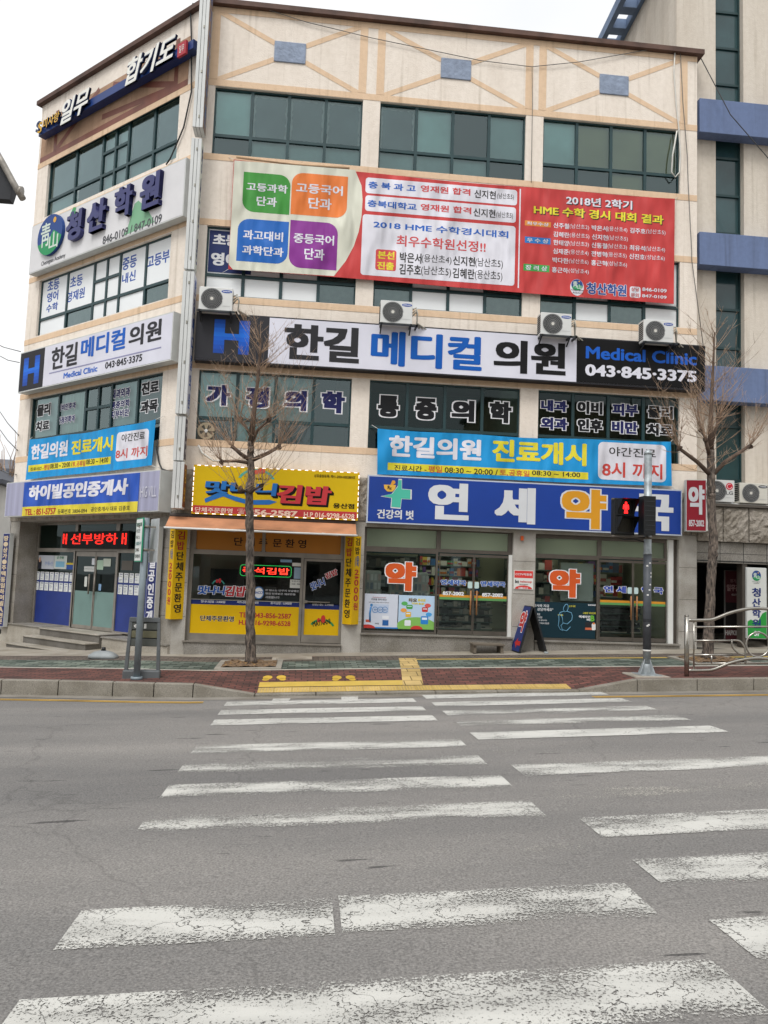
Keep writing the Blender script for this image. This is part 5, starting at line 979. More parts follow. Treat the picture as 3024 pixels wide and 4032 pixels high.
mb = MB(); zs = [4.28]+[5.6+.98*i for i in range(13)]; hl = [(9.76,10.42,a+.03,b-.03) for a,b in zip(zs,zs[1:])]; mb.plate(NP,9.722,10.458,4.2,18.34,hl,-.16,.06,mat('1f3a3c',.4,.1,3)); fr = mb.build('window_strip',nb); m2 = MB()
GN = mat('2c474a',.12,.25,.8,spec=.6)
for h in hl: m2.quad(NP,*h,-.2,GN)
m2.build('pane',fr)
for a,b in ((12.79,13.66),(9.43,10.25),(6.1,6.95)): m2 = MB(); m2.box(FP,9.13,18,a,b,-.33,.0,BB); m2.build('blue_beam',nb,bevel=.01)
m2 = MB(); ZT = 18.05; HP = Floor(0,0,ZT)                             # pierced eave along the side wall
pts = [SP_.P(-.3,0),SP_.P(10,0)]; U_ = SP_.U; N_ = SP_.N; eb = mat('6a7d99',.7,.12,3)
def eb_(a,b,c,d,z0=ZT,z1=ZT+.3): m2.hexa([SP_.P(a,z0,d),SP_.P(b,z0,d),SP_.P(b,z0,c),SP_.P(a,z0,c),SP_.P(a,z1,d),SP_.P(b,z1,d),SP_.P(b,z1,c),SP_.P(a,z1,c)],eb)
eb_(-12,.3,.003,.12); eb_(-12,.3,.53,.68)
for k in range(15): eb_(-11.9+k*.84,-11.9+k*.84+.3,.123,.527)
m2.build('pierced_eave',nb)
mb = MB(); x = 9.06
while x < 17: rock(mb,FP,x+.012,x+.626,2.745,3.56,-.3,.05,ROUGH,int(x*90)); x += .64
mb.box(FP,9.06,17,2.74,3.56,-.35,-.02,DARK); mb.build('stone_course',nb)
mb = MB(); mb.box(FP,9.0,17,3.57,3.63,-.6,.1,ALUD); mb.box(FP,9.0,17,3.633,3.66,-.6,.03,WHT); mb.build('ledge',nb)
mb = MB(); mb.box(FP,9.06,17,2.25,2.735,-.35,-.06,GRD)
for x in (9.66,10.24,10.82,11.4): mb.box(FP,x,x+.01,2.25,2.735,-.07,-.056,DARK)
mb.box(FP,9.06,17,2.28,2.30,-.08,-.05,DARK); mb.box(FP,9.06,17,2.47,2.477,-.08,-.055,DARK); mb.box(FP,10.24,10.36,.3,2.25,-.35,-.1,ALUD); mb.box(FP,11.0,17,.2,2.25,-.35,-.05,GR); mb.build('door_head',nb)
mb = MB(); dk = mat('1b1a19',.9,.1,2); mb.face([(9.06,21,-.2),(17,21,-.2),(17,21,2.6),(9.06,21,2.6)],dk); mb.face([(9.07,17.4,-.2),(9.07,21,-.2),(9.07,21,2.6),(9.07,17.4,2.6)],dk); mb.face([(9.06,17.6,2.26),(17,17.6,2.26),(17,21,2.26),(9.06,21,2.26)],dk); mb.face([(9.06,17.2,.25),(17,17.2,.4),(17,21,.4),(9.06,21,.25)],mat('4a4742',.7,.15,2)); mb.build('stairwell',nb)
aircon('air_conditioner','grey white air conditioner half hidden behind the right tree trunk on the stone ledge',(9.58,17.2,3.67),.72,.52,.3,'LG','air conditioners on the stone ledge',False,None)
aircon('air_conditioner','cream air conditioner with dark side louvres on the stone ledge of the beige building',(10.42,17.2,3.67),.7,.48,.3,'CARRIER','air conditioners on the stone ledge',False,'2a2c34',mat('cbc8bd',.45,.06,3))
aircon('air_conditioner','cream air conditioner cut by the right photo edge on the stone ledge',(11.2,17.2,3.67),.7,.48,.3,'CARRIER','air conditioners on the stone ledge',False,'2a2c34',mat('c4c1b6',.45,.06,3))
# advertising boards in the stairwell entrance
root = thing('advertising_board','white upright academy board with navy letters and green foot beside the stairwell entrance','sign',(10.6,17.3,.4)); BP = Plane(0,17.32,0); u0,u1,v0,v1 = box2(BP,(11,1507,778),(11,1655,1288),0); m2 = MB(); m2.box(BP,u0,u1,v0,v1,-.08,-.004,CASE); m2.build('board_case',root,bevel=.02); m2 = MB(); m2.poly(BP,rrect(u0+.015,u1-.015,v0+.015,v1-.015,.04),.0,pr('cdcfcb')); m2.build('face_panel',root); t = MB()
t.poly(BP,[(u0+.02,v0+.02),(u1-.02,v0+.02),(u1-.02,v0+.65),(u1-.12,v0+.6),(u1-.25,v0+.38),(u0+.3,v0+.36),(u0+.1,v0+.45),(u0+.02,v0+.4)],.003,pr('2f8f3f')); emblem(t,BP,*BP.uv((11,1577,838),0),.11,.005,1.1); write(t,BP,'Cheongsan',(11,1547,878),(11,1605,886),.004,INK,.01); write(t,BP,'Academy',(11,1557,888),(11,1598,896),.004,INK,.01); column(t,BP,'청산학원',(11,1546,918),(11,1610,1215),.006,pr('22326e'),.035,.12); write(t,BP,'3F',(11,1562,1228),(11,1605,1266),.006,WH,.04); t.build('lettering',root)
root = thing('advertising_board','dark red martial arts board standing inside the black stairwell entrance','sign',(10.2,18.3,.35)); BP = Plane(0,18.3,0); u0,u1,v0,v1 = box2(BP,(11,1352,797),(11,1480,1305),0); m2 = MB(); m2.box(BP,u0,u1,v0,v1,-.06,-.004,mat('6a6a68',.4,.1,4)); m2.build('board_case',root,bevel=.02); m2 = MB(); m2.box(BP,u0+.02,u1-.02,v0+.02,v1-.02,-.0038,0,pr('4a2026')); m2.quad(BP,u0+.02,u1-.02,v0+.3,v0+.95,.002,pr('1d1a1b')); m2.build('face_panel',root); t = MB(); write(t,BP,'합기도',(11,1392,862),(11,1455,888),.004,pr('8a6a6c'),.02); write(t,BP,'일무관',(11,1368,898),(11,1458,950),.004,pr('a88a8a'),.03); write(t,BP,'853.7900',(11,1402,965),(11,1455,980),.004,pr('b0a8a6'),.02); write(t,BP,'HAPKIDO',(11,1356,1222),(11,1476,1262),.006,pr('b3b0ae'),.04); t.build('lettering',root)
# ---------------------------------------------------------------- trees
BARK = None
def bark():
    m, n, b, N, L = base('bark'); tc = N('TexCoord'); mp = N('Mapping'); mp.inputs['Scale'].default_value = (24,24,7); L(tc.outputs['Object'], mp.inputs[0])
    a = N('TexNoise'); a.inputs['Scale'].default_value = 1; a.inputs['Detail'].default_value = 6; a.inputs['Distortion'].default_value = .8; L(mp.outputs[0], a.inputs['Vector'])
    r_ = N('ValToRGB'); e = r_.color_ramp.elements; e[0].position = .36; e[0].color = (.03,.025,.022,1); e[1].position = .64; e[1].color = (.19,.15,.12,1); L(a.outputs[0], r_.inputs[0]); L(r_.outputs[0], b.inputs['Base Color']); b.inputs['Roughness'].default_value = .95
    bp = N('Bump'); bp.inputs['Strength'].default_value = 1; bp.inputs['Distance'].default_value = .04; L(a.outputs[0], bp.inputs['Height']); L(bp.outputs[0], b.inputs['Normal']); return m
BARK = bark(); TWIG = mat('a38a74',.9,.25,5); TWIGD = mat('5a4a3f',.9,.25,5)
def tree(label, x, y, trunk, leader, limbs, seed, tall):
    """bare pollarded street tree: trunk through given points, limbs ending in knuckles, whips shooting up from them"""
    rnd = random.Random(seed); z0 = hs(x, y-ky(x)); root = thing('street_tree',label,'tree',(x,y,z0),'bare street trees'); m2 = MB(); pts = []; rad = []
    for i in range(len(trunk)-1):
        (a,ra),(b,rb) = trunk[i],trunk[i+1]
        for q in range(8):
            f = q/8; w = .012; pts.append(Vector(a).lerp(Vector(b),f)+Vector((rnd.uniform(-w,w),rnd.uniform(-w,w),0))); rad.append((ra+(rb-ra)*f)*rnd.uniform(.93,1.08))
    pts.append(Vector(trunk[-1][0])); rad.append(trunk[-1][1]); rad = [q_*.88 for q_ in rad]; rad[0] *= 1.25; m2.tube(pts,rad,BARK,n=14); m2.build('trunk',root)
    m2 = MB(); tips = []
    def whip(p, d, ln, r0, depth=0):
        k = max(5,int(ln/.13)); q = [Vector(p)]; dd = Vector(d).normalized(); rr = [r0]; bend = rnd.uniform(.03,.1)
        for i in range(k):
            dd = (dd+Vector((rnd.uniform(-.07,.07),rnd.uniform(-.07,.07),bend))).normalized(); q.append(q[-1]+dd*ln/k); rr.append(r0*(1-.75*(i+1)/k))
        m2.tube(q,rr,TWIG if r0 < .011 else TWIGD,n=5 if r0 > .008 else 4)
        if depth < 2:
            for _ in range(rnd.randint(3,6) if depth == 0 else rnd.randint(0,2)):
                i = rnd.randint(1,k-1); a = rnd.uniform(0,6.28); s_ = (q[i]-q[i-1]).normalized(); o_ = Vector((math.cos(a),math.sin(a),rnd.uniform(-.1,.5))); whip(q[i],s_*.7+o_*.75,ln*rnd.uniform(.22,.5),max(.0034,rr[i]*.6),depth+1)
    m2.tube([Vector(p) for p,_ in leader],[r_ for _,r_ in leader],TWIGD,n=8)
    for i in range(len(leader)-1):
        a, b = Vector(leader[i][0]), Vector(leader[i+1][0])
        for _ in range(rnd.randint(11,14)):
            f = rnd.random(); an = rnd.uniform(0,6.28); hgt = (a.lerp(b,f).z-leader[0][0][2])/(leader[-1][0][2]-leader[0][0][2])
            up_ = rnd.uniform(-.15,.75)+hgt*.7
            whip(a.lerp(b,f),(math.cos(an),math.sin(an)*.8,up_),rnd.uniform(.55,1.35)*(1.15-.5*hgt)*tall,rnd.uniform(.0045,.0095))
    for path,nw in limbs:
        m2.tube([Vector(p) for p,_ in path],[r_ for _,r_ in path],TWIGD,n=9); e = Vector(path[-1][0]); b_ = (e-Vector(path[-2][0])).normalized()
        bl = [e+Vector((rnd.uniform(-.03,.03),rnd.uniform(-.03,.03),rnd.uniform(-.03,.03))) for _ in range(5)]; m2.tube(bl,[.03,.05,.055,.05,.03],TWIGD,n=7)
        for _ in range(int(nw*1.3)):
            an = rnd.uniform(0,6.28); whip(e,b_*.6+Vector((math.cos(an)*.6,math.sin(an)*.6,rnd.uniform(.3,1.3))),rnd.uniform(.6,1.7)*tall,rnd.uniform(.0045,.009))
        for q in range(1,len(path)):
            for _ in range(3): an = rnd.uniform(0,6.28); whip(Vector(path[q-1][0]).lerp(Vector(path[q][0]),rnd.random()),(math.cos(an)*.7,math.sin(an)*.7,rnd.uniform(-.1,1)),rnd.uniform(.35,.9),rnd.uniform(.004,.009))
    m2.build('crown',root); return root
def at(c, y): q = ray(c); t = y/q.y; return (q.x*t, y, EYE+q.z*t)
TY = 15.5
T = lambda x,y,dy=0: at((9,x,y),TY+dy)
C5 = lambda x,y,dy=0: at((5,x,y),TY+dy)
tree('bare pollarded street tree in front of the yellow snack shop sign',-1.0,15.5,[(T(715,1500),.125),(T(712,1200),.105),(T(708,700),.096),(T(706,260),.088),(C5(478,1500),.085),(C5(476,1300),.078),(C5(480,1230),.07)],
     [(C5(480,1235),.065),(C5(495,1050),.05),(C5(520,850),.036),(C5(535,680),.026),(C5(543,550),.018)],
     [([(C5(470,1345),.045),(C5(410,1305,-.1),.04),(C5(362,1262,-.1),.035)],9),([(C5(490,1345),.045),(C5(590,1300,.1),.038),(C5(655,1262,.15),.033)],10),([(C5(465,1365),.038),(C5(380,1352,-.2),.03),(C5(285,1355,-.3),.026)],6),([(T(700,270),.03),(T(740,235,-.2),.024),(T(800,205,-.35),.02)],5),([(T(700,260),.03),(T(660,240,-.1),.022),(T(640,235,-.2),.02)],4),([(C5(485,1250),.03),(C5(520,1150,-.3),.026),(C5(600,1080,-.4),.022)],6),([(C5(480,1200),.03),(C5(440,1120,.2),.026),(C5(405,1080,.3),.022)],6)],11,1.0)
TY = 15.3
U = lambda x,y,dy=0: at((11,x,y),TY+dy)
C7 = lambda x,y,dy=0: at((7,x,y),TY+dy)
tree('bare pollarded street tree behind the steel railing at the right',8.27,15.35,[(U(1232,1425),.135),(U(1240,1200),.115),(U(1262,800),.105),(U(1272,620),.105),(U(1258,300),.1),(C7(1205,1900),.1),(C7(1208,1740),.09),(C7(1205,1560),.085)],
     [(C7(1205,1580),.07),(C7(1205,1350),.05),(C7(1215,1100),.035),(C7(1228,800),.022),(C7(1235,620),.014)],
     [([(C7(1200,1750),.05),(C7(1100,1650,-.2),.042),(C7(960,1545,-.3),.034)],10),([(C7(1220,1750),.05),(C7(1330,1640,.1),.042),(C7(1515,1520,.2),.033)],10),([(C7(1195,1600),.045),(C7(1165,1480,-.2),.04)],8),([(C7(1190,1500),.035),(C7(1130,1400,.2),.03)],7),([(C7(1215,1500),.035),(C7(1270,1300,.2),.03)],7)],23,1.0)
# tree pits
for (x,y,lab) in ((-1.0,15.35,'square bare earth tree pit edged in pale stone at the tree by the snack shop'),(8.25,15.2,'square bare earth tree pit edged in pale stone behind the steel railing')):
    m2 = MB(); e = mat('8f8a80',.8,.12,5); s0 = y-.62-ky(x); zf = lambda xx,ss,d: (xx,ky(xx)+ss,hs(xx,ss)+d); so_ = MB()
    def slab(a,b,c,d): m2.hexa([zf(a,c,-.05),zf(b,c,-.05),zf(b,d,-.05),zf(a,d,-.05),zf(a,c,.035),zf(b,c,.035),zf(b,d,.035),zf(a,d,.035)],e)
    slab(x-.62,x+.62,s0,s0+.11); slab(x-.62,x+.62,s0+1.1,s0+1.21); slab(x-.62,x-.51,s0+.113,s0+1.097); slab(x+.51,x+.62,s0+.113,s0+1.097); p_ = m2.build('tree_pit',loc=(x,y,hs(x,s0)),bevel=.01); tag(p_,lab,'tree pit','tree pits')
    rnd = random.Random(3); em = mat('75604a',.95,.3,14,bump=1,bscale=30); g_ = 9
    P = [[zf(x-.51+1.02*i/g_,s0+.113+.984*j/g_,.012+rnd.uniform(0,.05)) for j in range(g_+1)] for i in range(g_+1)]
    for i in range(g_):
        for j in range(g_): so_.face([P[i][j],P[i+1][j],P[i+1][j+1],P[i][j+1]],em)
    so_.build('soil',p_); lf_ = MB()
    for _ in range(90):
        a, b, an = x+rnd.uniform(-.5,.5), s0+rnd.uniform(.12,1.08), rnd.uniform(0,6.28); c0 = Vector(zf(a,b,.06)); r1 = Vector((math.cos(an),math.sin(an),rnd.uniform(-.3,.3)))*.035; r2 = Vector((-math.sin(an),math.cos(an),rnd.uniform(-.2,.4)))*.018; lf_.face([c0-r1,c0-r2,c0+r1,c0+r2],mat(rnd.choice(('a07c4a','84653f','6b5238')),.9))
    tag(lf_.build('fallen_leaves',p_),kind='stuff')
# ---------------------------------------------------------------- pedestrian signal
PX, PY = 6.1, 13.42; PZ = hs(PX,PY-ky(PX)); root = thing('pedestrian_signal','galvanised pole carrying a lit red pedestrian signal and a second head turned sideways','traffic signal',(PX,PY,PZ)); GV = mat('9ba2a5',.45,.22,9,metal=.35); GVD = mat('4a4e54',.55,.15,6)
m2 = MB(); m2.tube([(PX,PY,PZ+.02),(PX,PY,PZ+4.0)],.068,GV,n=18); m2.build('pole',root); m2 = MB(); m2.tube([(PX,PY,4.02),(PX,PY,4.06),(PX,PY,4.12)],[.075,.07,.01],GV,n=18); m2.build('pole_cap',root)
m2 = MB(); m2.tube([(PX,PY,.55+PZ-.1),(PX,PY,2.2)],.0715,GVD,n=18); m2.tube([(PX,PY,2.2),(PX,PY,2.23)],.078,GV,n=18); m2.tube([(PX,PY,.42+PZ),(PX,PY,.45+PZ)],.0735,WHT,n=18); rnd = random.Random(5)
for _ in range(9): z = rnd.uniform(.9,2.1); a = rnd.uniform(-2.2,-.9); p = Vector((PX+.0725*math.cos(a),PY+.0725*math.sin(a),z)); tt = Vector((-math.sin(a),math.cos(a),0)); m2.face([p-tt*.015,p+tt*.02,p+tt*.012+Vector((0,0,.03)),p-tt*.02+Vector((0,0,.02))],WHT)
for z in (1.0,1.02,1.04): m2.tube([(PX,PY,z),(PX,PY,z+.008)],.0735,BLK,n=18)
m2.build('pole_wrap',root)
m2 = MB()
for i in range(4):
    a = i*math.pi/2+.5; c0 = Vector((PX,PY,PZ)); r1 = Vector((math.cos(a),math.sin(a),0)); t_ = Vector((-math.sin(a),math.cos(a),0))*.008; q = [c0+r1*.06,c0+r1*.19,c0+r1*.06]; q[0] += Vector((0,0,.02)); q[1] += Vector((0,0,.02)); q[2] += Vector((0,0,.3)); m2.raw([x_-t_ for x_ in q]+[x_+t_ for x_ in q],[(0,1,2),(5,4,3),(0,3,4,1),(1,4,5,2),(2,5,3,0)],GV)
m2.tube([(PX,PY,PZ+.02),(PX,PY,PZ+.2)],[.11,.075],GV,n=16); m2.wbox(PX-.2,PX+.2,PY-.2,PY+.2,PZ-.02,PZ+.025,GV); m2.build('base_plate',root,bevel=.005); m2 = MB(); m2.wbox(PX-.34,PX+.32,PY-.3,PY+.3,PZ-.1,PZ+.012,granite('footing_concrete','a39d92',.2,contrast=.15)); m2.build('footing',root,bevel=.02)
SB = mat('16181a',.45,.1,4); HPn = Plane(PX-.65,PY-.12,math.radians(6)); hd = MB(); w = .39; z0 = 2.53
hd.box(HPn,0,w,z0,z0+.66,-.18,-.03,SB); hd.box(HPn,.02,w-.02,z0+.015,z0+.322,-.03,.0,SB); hd.box(HPn,.02,w-.02,z0+.338,z0+.645,-.03,.0,SB); h1 = hd.build('signal_head',root,bevel=.012)
for v in (z0+.34,z0+.02):
    ho = MB(); a,b,c,d = .03,w-.03,v+.0,v+.3
    for pts in ([(a,c+.02,0),(a,d,0),(a,d,.2),(a,c+.1,.03)],[(b,c+.02,0),(b,d,0),(b,d,.2),(b,c+.1,.03)],[(a,d,0),(b,d,0),(b,d,.2),(a,d,.2)]):
        q = [HPn.P(*p) for p in pts]; ho.face(q,SB); ho.face([p+Vector((.003,0,-.003)) for p in q][::-1],SB)
    ho.build('visor',h1)
    m2 = MB(); m2.poly(HPn,rrect(.05,w-.05,v+.03,v+.28,.03),.004,mat('0e0f10' if v > z0+.1 else '181714',.25,.05,3)); m2.build('lens',h1)
m2 = MB(); RM = lamp('ff1a1a',4.5); cx_ = w/2; vb = z0+.385
for q in ([(-.035,0),(-.005,0),(-.005,.085),(-.022,.085)],[(.005,0),(.037,0),(.024,.085),(.005,.085)],[(-.03,.083),(.03,.083),(.038,.16),(-.038,.16)],[(-.058,.075),(-.04,.08),(-.036,.158),(-.05,.15)],[(.04,.08),(.058,.075),(.05,.15),(.036,.158)]): m2.poly(HPn,[(cx_+a,vb+b) for a,b in q],.009,RM)
m2.poly(HPn,disc(cx_,vb+.185,.02,.024,12),.009,RM); m2.build('lit_red_figure',h1)
H2 = Plane(PX-.1,PY-.32,math.radians(78)); hd = MB()
for k in range(7): hd.wbox(PX-.2,PX-.02,PY-.335,PY-.326,z0+.08+k*.085,z0+.09+k*.085,mat('2b2e31',.4))
hd.wbox(PX-.22,PX+.0,PY-.33,PY-.09,z0+.0,z0+.69,SB); hd.build('signal_head',root,bevel=.012)
m2 = MB(); 
for z in (2.5,3.17): m2.tube([(PX,PY,z-.025),(PX,PY,z+.025)],.075,ALUD,n=14); m2.tube([(PX-.7,PY-.05,z),(PX,PY,z)],.018,ALUD,n=8)
m2.build('bracket',root); m2 = MB(); m2.tube([(PX-.6,PY-.0,2.5),(PX-.45,PY-.02,2.45),(PX-.25,PY+.02,2.47),(PX-.05,PY,2.42)],.012,SB,n=6); m2.build('cable',root)
# ---------------------------------------------------------------- steel railing
RX0 = 6.74; root = thing('steel_railing','curved stainless steel pedestrian railing with ring motif along the kerb at the right','railing',(RX0,13.2,hs(RX0,.35))); SS = mat('a8a49c',.24,.06,6,metal=.9)
def rp(x, z): return (x, ky(x)+.36, hs(x,.36)+z)
def smooth(pts, n=6):
    out = []
    for i in range(len(pts)-1):
        p0,p1,p2,p3 = pts[max(0,i-1)],pts[i],pts[i+1],pts[min(len(pts)-1,i+2)]
        for q in range(n):
            t = q/n; out.append(tuple(.5*((2*p1[k])+(-p0[k]+p2[k])*t+(2*p0[k]-5*p1[k]+4*p2[k]-p3[k])*t*t+(-p0[k]+3*p1[k]-3*p2[k]+p3[k])*t**3) for k in range(2)))
    return out+[pts[-1]]
for k in range(2):
    X = RX0+k*2.6; m2 = MB()
    m2.tube([rp(X,-.02),rp(X,1.06)],.042,SS,n=14); m2.tube([rp(X,1.06),rp(X,1.075)],[.046,.03],SS,n=14); m2.build('post',root)
    m2 = MB()
    for z in (.98,.1): m2.tube([rp(X+a,b) for a,b in smooth([(.03,z),(.32,z),(.5,z+.02),(.8,z+.13),(1.15,z+.2),(1.5,z+.19),(1.85,z+.1),(2.1,z+.0),(2.3,z-.02),(2.57,z-.02)])],.03,SS,n=10)
    m2.build('curved_rail',root); m2 = MB()
    for z,a,b in ((.86,.14,2.5),(.62,.14,.85),(.37,.14,.85),(.16+.06,.14,2.5),(.62,1.75,2.5),(.37,1.75,2.5)): m2.tube([rp(X+a,z),rp(X+b,z)],.018,SS,n=8)
    for a,z0_,z1_ in ((.13,.1,.98),(.45,.22,.37),(2.52,.08,.96),(1.07,.22,.37),(1.52,.22,.37)): m2.tube([rp(X+a,z0_),rp(X+a,z1_)],.016,SS,n=8)
    m2.tube([rp(X+1.3+.215*math.cos(i*math.pi/16),.545+.215*math.sin(i*math.pi/16)) for i in range(33)],.018,SS,n=8,cap=False)
    for sg in (-1,1): m2.tube([rp(X+1.3-sg*a,b) for a,b in smooth([(.5,.62),(.34,.61),(.25,.5),(.23,.37),(.24,.22)])],.018,SS,n=8); m2.tube([rp(X+1.3-sg*a,b) for a,b in smooth([(.48,.61),(.46,.5),(.36,.4),(.25,.37)])],.018,SS,n=8)
    m2.build('infill_bars',root)
# ---------------------------------------------------------------- street sign pole and bulletin rack
SX, SY = -2.79, 13.72; SZ = hs(SX,SY-ky(SX)); root = thing('street_sign_pole','grey steel pole with white green edged notice plate and a second plate seen edge on','sign pole',(SX,SY,SZ)); PG = mat('7f8a90',.5,.1,5,metal=.2)
m2 = MB(); m2.tube([(SX,SY,SZ),(SX,SY,2.5)],.056,PG,n=14); m2.tube([(SX,SY,SZ+.0),(SX,SY,SZ+.05)],.1,PG,n=12); m2.build('pole',root)
A1 = Plane(SX-.07,SY-.1,math.radians(-66)); A1 = Plane(SX-.22,SY+.28,math.radians(-64)); m2 = MB(); m2.box(A1,0,.44,1.74,2.5,-.02,0,pr('2f8a6a')); m2.box(A1,.02,.42,1.76,2.48,0,.003,pr('d9dcd9')); m2.build('notice_plate',root); t = MB()
for i,(x,m) in enumerate((('OPEN FOOD ZONE','2a6a54'),('이곳은','45504c'),('버스','45504c'),('승차대기구역','2f8a8a'),('입니다','45504c'),('협조바랍니다','45504c'))): write(t,A1,x,(.05,2.42-.11*i),(.39 if len(x) > 4 else .3,2.35-.11*i),.006,pr(m),.02)
t.build('lettering',root); A2 = Plane(SX+.02,SY+.32,math.radians(-62)); m2 = MB(); m2.box(A2,.0,.42,1.74,2.5,-.02,0,mat('b1b5b7',.45,.08,4)); m2.build('plate_back',root)
m2 = MB(); 
for z in (1.95,2.35): m2.box(Plane(SX,SY,0),-.14,.17,z-.015,z+.015,-.08,-.05,ALU); m2.tube([(SX,SY,z-.02),(SX,SY,z+.02)],.064,ALU,n=12)
m2.build('clamp',root)
root = thing('notice_rack','dark grey free standing frame with three horizontal slats behind the sign pole','notice rack',(-2.75,13.95,-.25)); RP = Plane(-2.75,13.95,math.radians(4)); RK = mat('5d6163',.5,.1,5); RKL = mat('50534f',.5,.1,5); m2 = MB()
for sg in (-1,1): m2.hexa([RP.P(sg*.27-.03,-.2,0.05),RP.P(sg*.27+.03,-.2,.05),RP.P(sg*.27+.03,-.2,-.05),RP.P(sg*.27-.03,-.2,-.05),RP.P(sg*.235-.028,.72,.03),RP.P(sg*.235+.028,.72,.03),RP.P(sg*.235+.028,.72,-.03),RP.P(sg*.235-.028,.72,-.03)],RK)
m2.box(RP,-.26,.26,.7,.78,-.035,.035,RK); m2.build('frame',root,bevel=.008); m2 = MB(); m2.box(RP,-.31,.31,-.3,-.12,-.1,.12,RK); m2.build('foot',root,bevel=.02)
m2 = MB(); m2.box(RP,-.24,.24,.28,.7,-.034,-.022,RK); m2.build('back_panel',root)
for i,z in enumerate((.58,.44,.3)): m2 = MB(); m2.box(RP,-.235,.235,z-.01,z+.11,-.02,.02,RKL if i != 1 else mat('66644f',.5,.1,4)); m2.build('slat',root,bevel=.005)
t = MB(); t.poly(RP,disc(-.13,.63,.05,.03),.024,WHT); write(t,RP,'국가안',(-.16,.64),(-.1,.62),.027,BLK,.02); t.build('sticker',root); t = MB(); t.quad(RP,-.01,.03,.59,.67,.023,pr('c9c9c4')); t.build('sticker',root)
# grey moulded sign foot lying by the steps
c = WALK.uv((8,842,1635)); root = MB(); gw = mat('8b9091',.55,.12,4,bump=.15,bscale=20); z = hs(c[0],c[1]-ky(c[0])); R = []
prof = [(.0,.3,.19),(.06,.3,.19),(.13,.2,.11),(.16,.08,.06)]; n = 20
for k,(hh,a,b) in enumerate(prof):
    for i in range(n):
        t_ = 2*math.pi*i/n; sx = math.copysign(abs(math.cos(t_))**.55,math.cos(t_)); sy = math.copysign(abs(math.sin(t_))**.55,math.sin(t_)); R.append(Vector((c[0]+a*sx,c[1]+b*sy-.1*sx*.3,z+hh+.05*(sx if k else 0)*.0)))
root.raw(R,[tuple(range(n))[::-1]]+[(k*n+i,k*n+(i+1)%n,(k+1)*n+(i+1)%n,(k+1)*n+i) for k in range(3) for i in range(n)]+[tuple(range(3*n,4*n))],gw,True); ob = root.build('sign_foot',loc=(c[0],c[1],z)); tag(ob,'grey moulded plastic sign foot lying on the pavement beside the entrance steps','sign foot')
m2 = MB(); m2.tube([(c[0],c[1],z+.16),(c[0],c[1],z+.23)],[.05,.035],SB,n=10); m2.build('socket',ob)
# A-frame board of the pharmacy
c = (5.0,16.75); z = hs(c[0],c[1]-ky(c[0])); root = thing('pavement_board','leaning navy pavement board with red lettering and arrow by the granite pier','pavement board',(c[0],c[1],z)); AFm = mat('1d1f22',.5,.1,3)
L0, L1, Tp = Vector((c[0]-.28,c[1],z)), Vector((c[0]+.36,c[1]+.1,z)), Vector((c[0]+.02,c[1]+.1,z+1.02)); dv = Vector((-.04,.55,0))
def leaf(a, b, m, name, off):
    m2 = MB(); n_ = (b-a).cross(dv).normalized()*.02*off; m2.hexa([a+n_,a-n_,a-n_+dv,a+n_+dv,b+n_,b-n_,b-n_+dv,b+n_+dv],m); return m2.build(name,root)
lf_ = leaf(L0,Tp,AFm,'front_leaf',1); leaf(L1,Tp+Vector((.04,0,-.02)),AFm,'rear_leaf',1)
up_ = (Tp-L0); un = up_.normalized(); nn = un.cross(dv.normalized()); nn = nn if nn.x < 0 else -nn
class Slope:
    def P(s,u,v,d=0): return L0+dv.normalized()*u+un*v+nn*(.022+d)
    def uv(s,p,d=0): return p
SLP = Slope(); LL = dv.length; m2 = MB(); NVB = pr('28356e')
m2.quad(SLP,.02,LL-.02,.02,up_.length-.02,.001,NVB); f_ = m2.build('face_panel',lf_)
m2 = MB(); write(m2,SLP,'약',(LL-.08,.94),(.1,.45),.006,pr('b8322e'),.05,out=(WH,.04)); m2.poly(SLP,[(LL-.15,.2),(LL-.3,.32),(LL-.3,.25),(LL-.5,.25),(LL-.5,.15),(LL-.3,.15),(LL-.3,.08)],.006,pr('b8322e')); m2.build('lettering',lf_)
# side edges facing the road: navy end so the board reads from the street
EP = MB(); EP.hexa([L0+Vector((-.01,-.02,0)),L0+Vector((.17,-.02,0)),L0+Vector((.17,.01,0)),L0+Vector((-.01,.01,0)),Tp+Vector((-.07,-.12,0)),Tp+Vector((.06,-.12,0)),Tp+Vector((.06,-.09,0)),Tp+Vector((-.07,-.09,0))],NVB) if False else None
m2 = MB(); m2.tube([tuple(Vector((c[0]+.3,c[1]-.05,z))),tuple(Vector((c[0]+.3,c[1]-.05,z+.05)))],.05,gw,n=10); m2.build('weight',root)
# low wooden step in front of the pharmacy door
root = thing('wooden_step','low weathered wooden step in front of the left pharmacy door','step',(4.05,17.0,.07)); WD = mat('6b6256',.85,.25,5,stretch=(.6,6,6)); m2 = MB(); z = hs(4.05,16.95-ky(4))+.0
m2.wbox(3.68,4.38,16.72,17.15,z+.17,z+.21,WD); m2.build('tread',root,bevel=.006)
for x in (3.7,4.3): m2 = MB(); m2.wbox(x,x+.06,16.76,17.13,z,z+.167,WD); m2.build('leg',root)
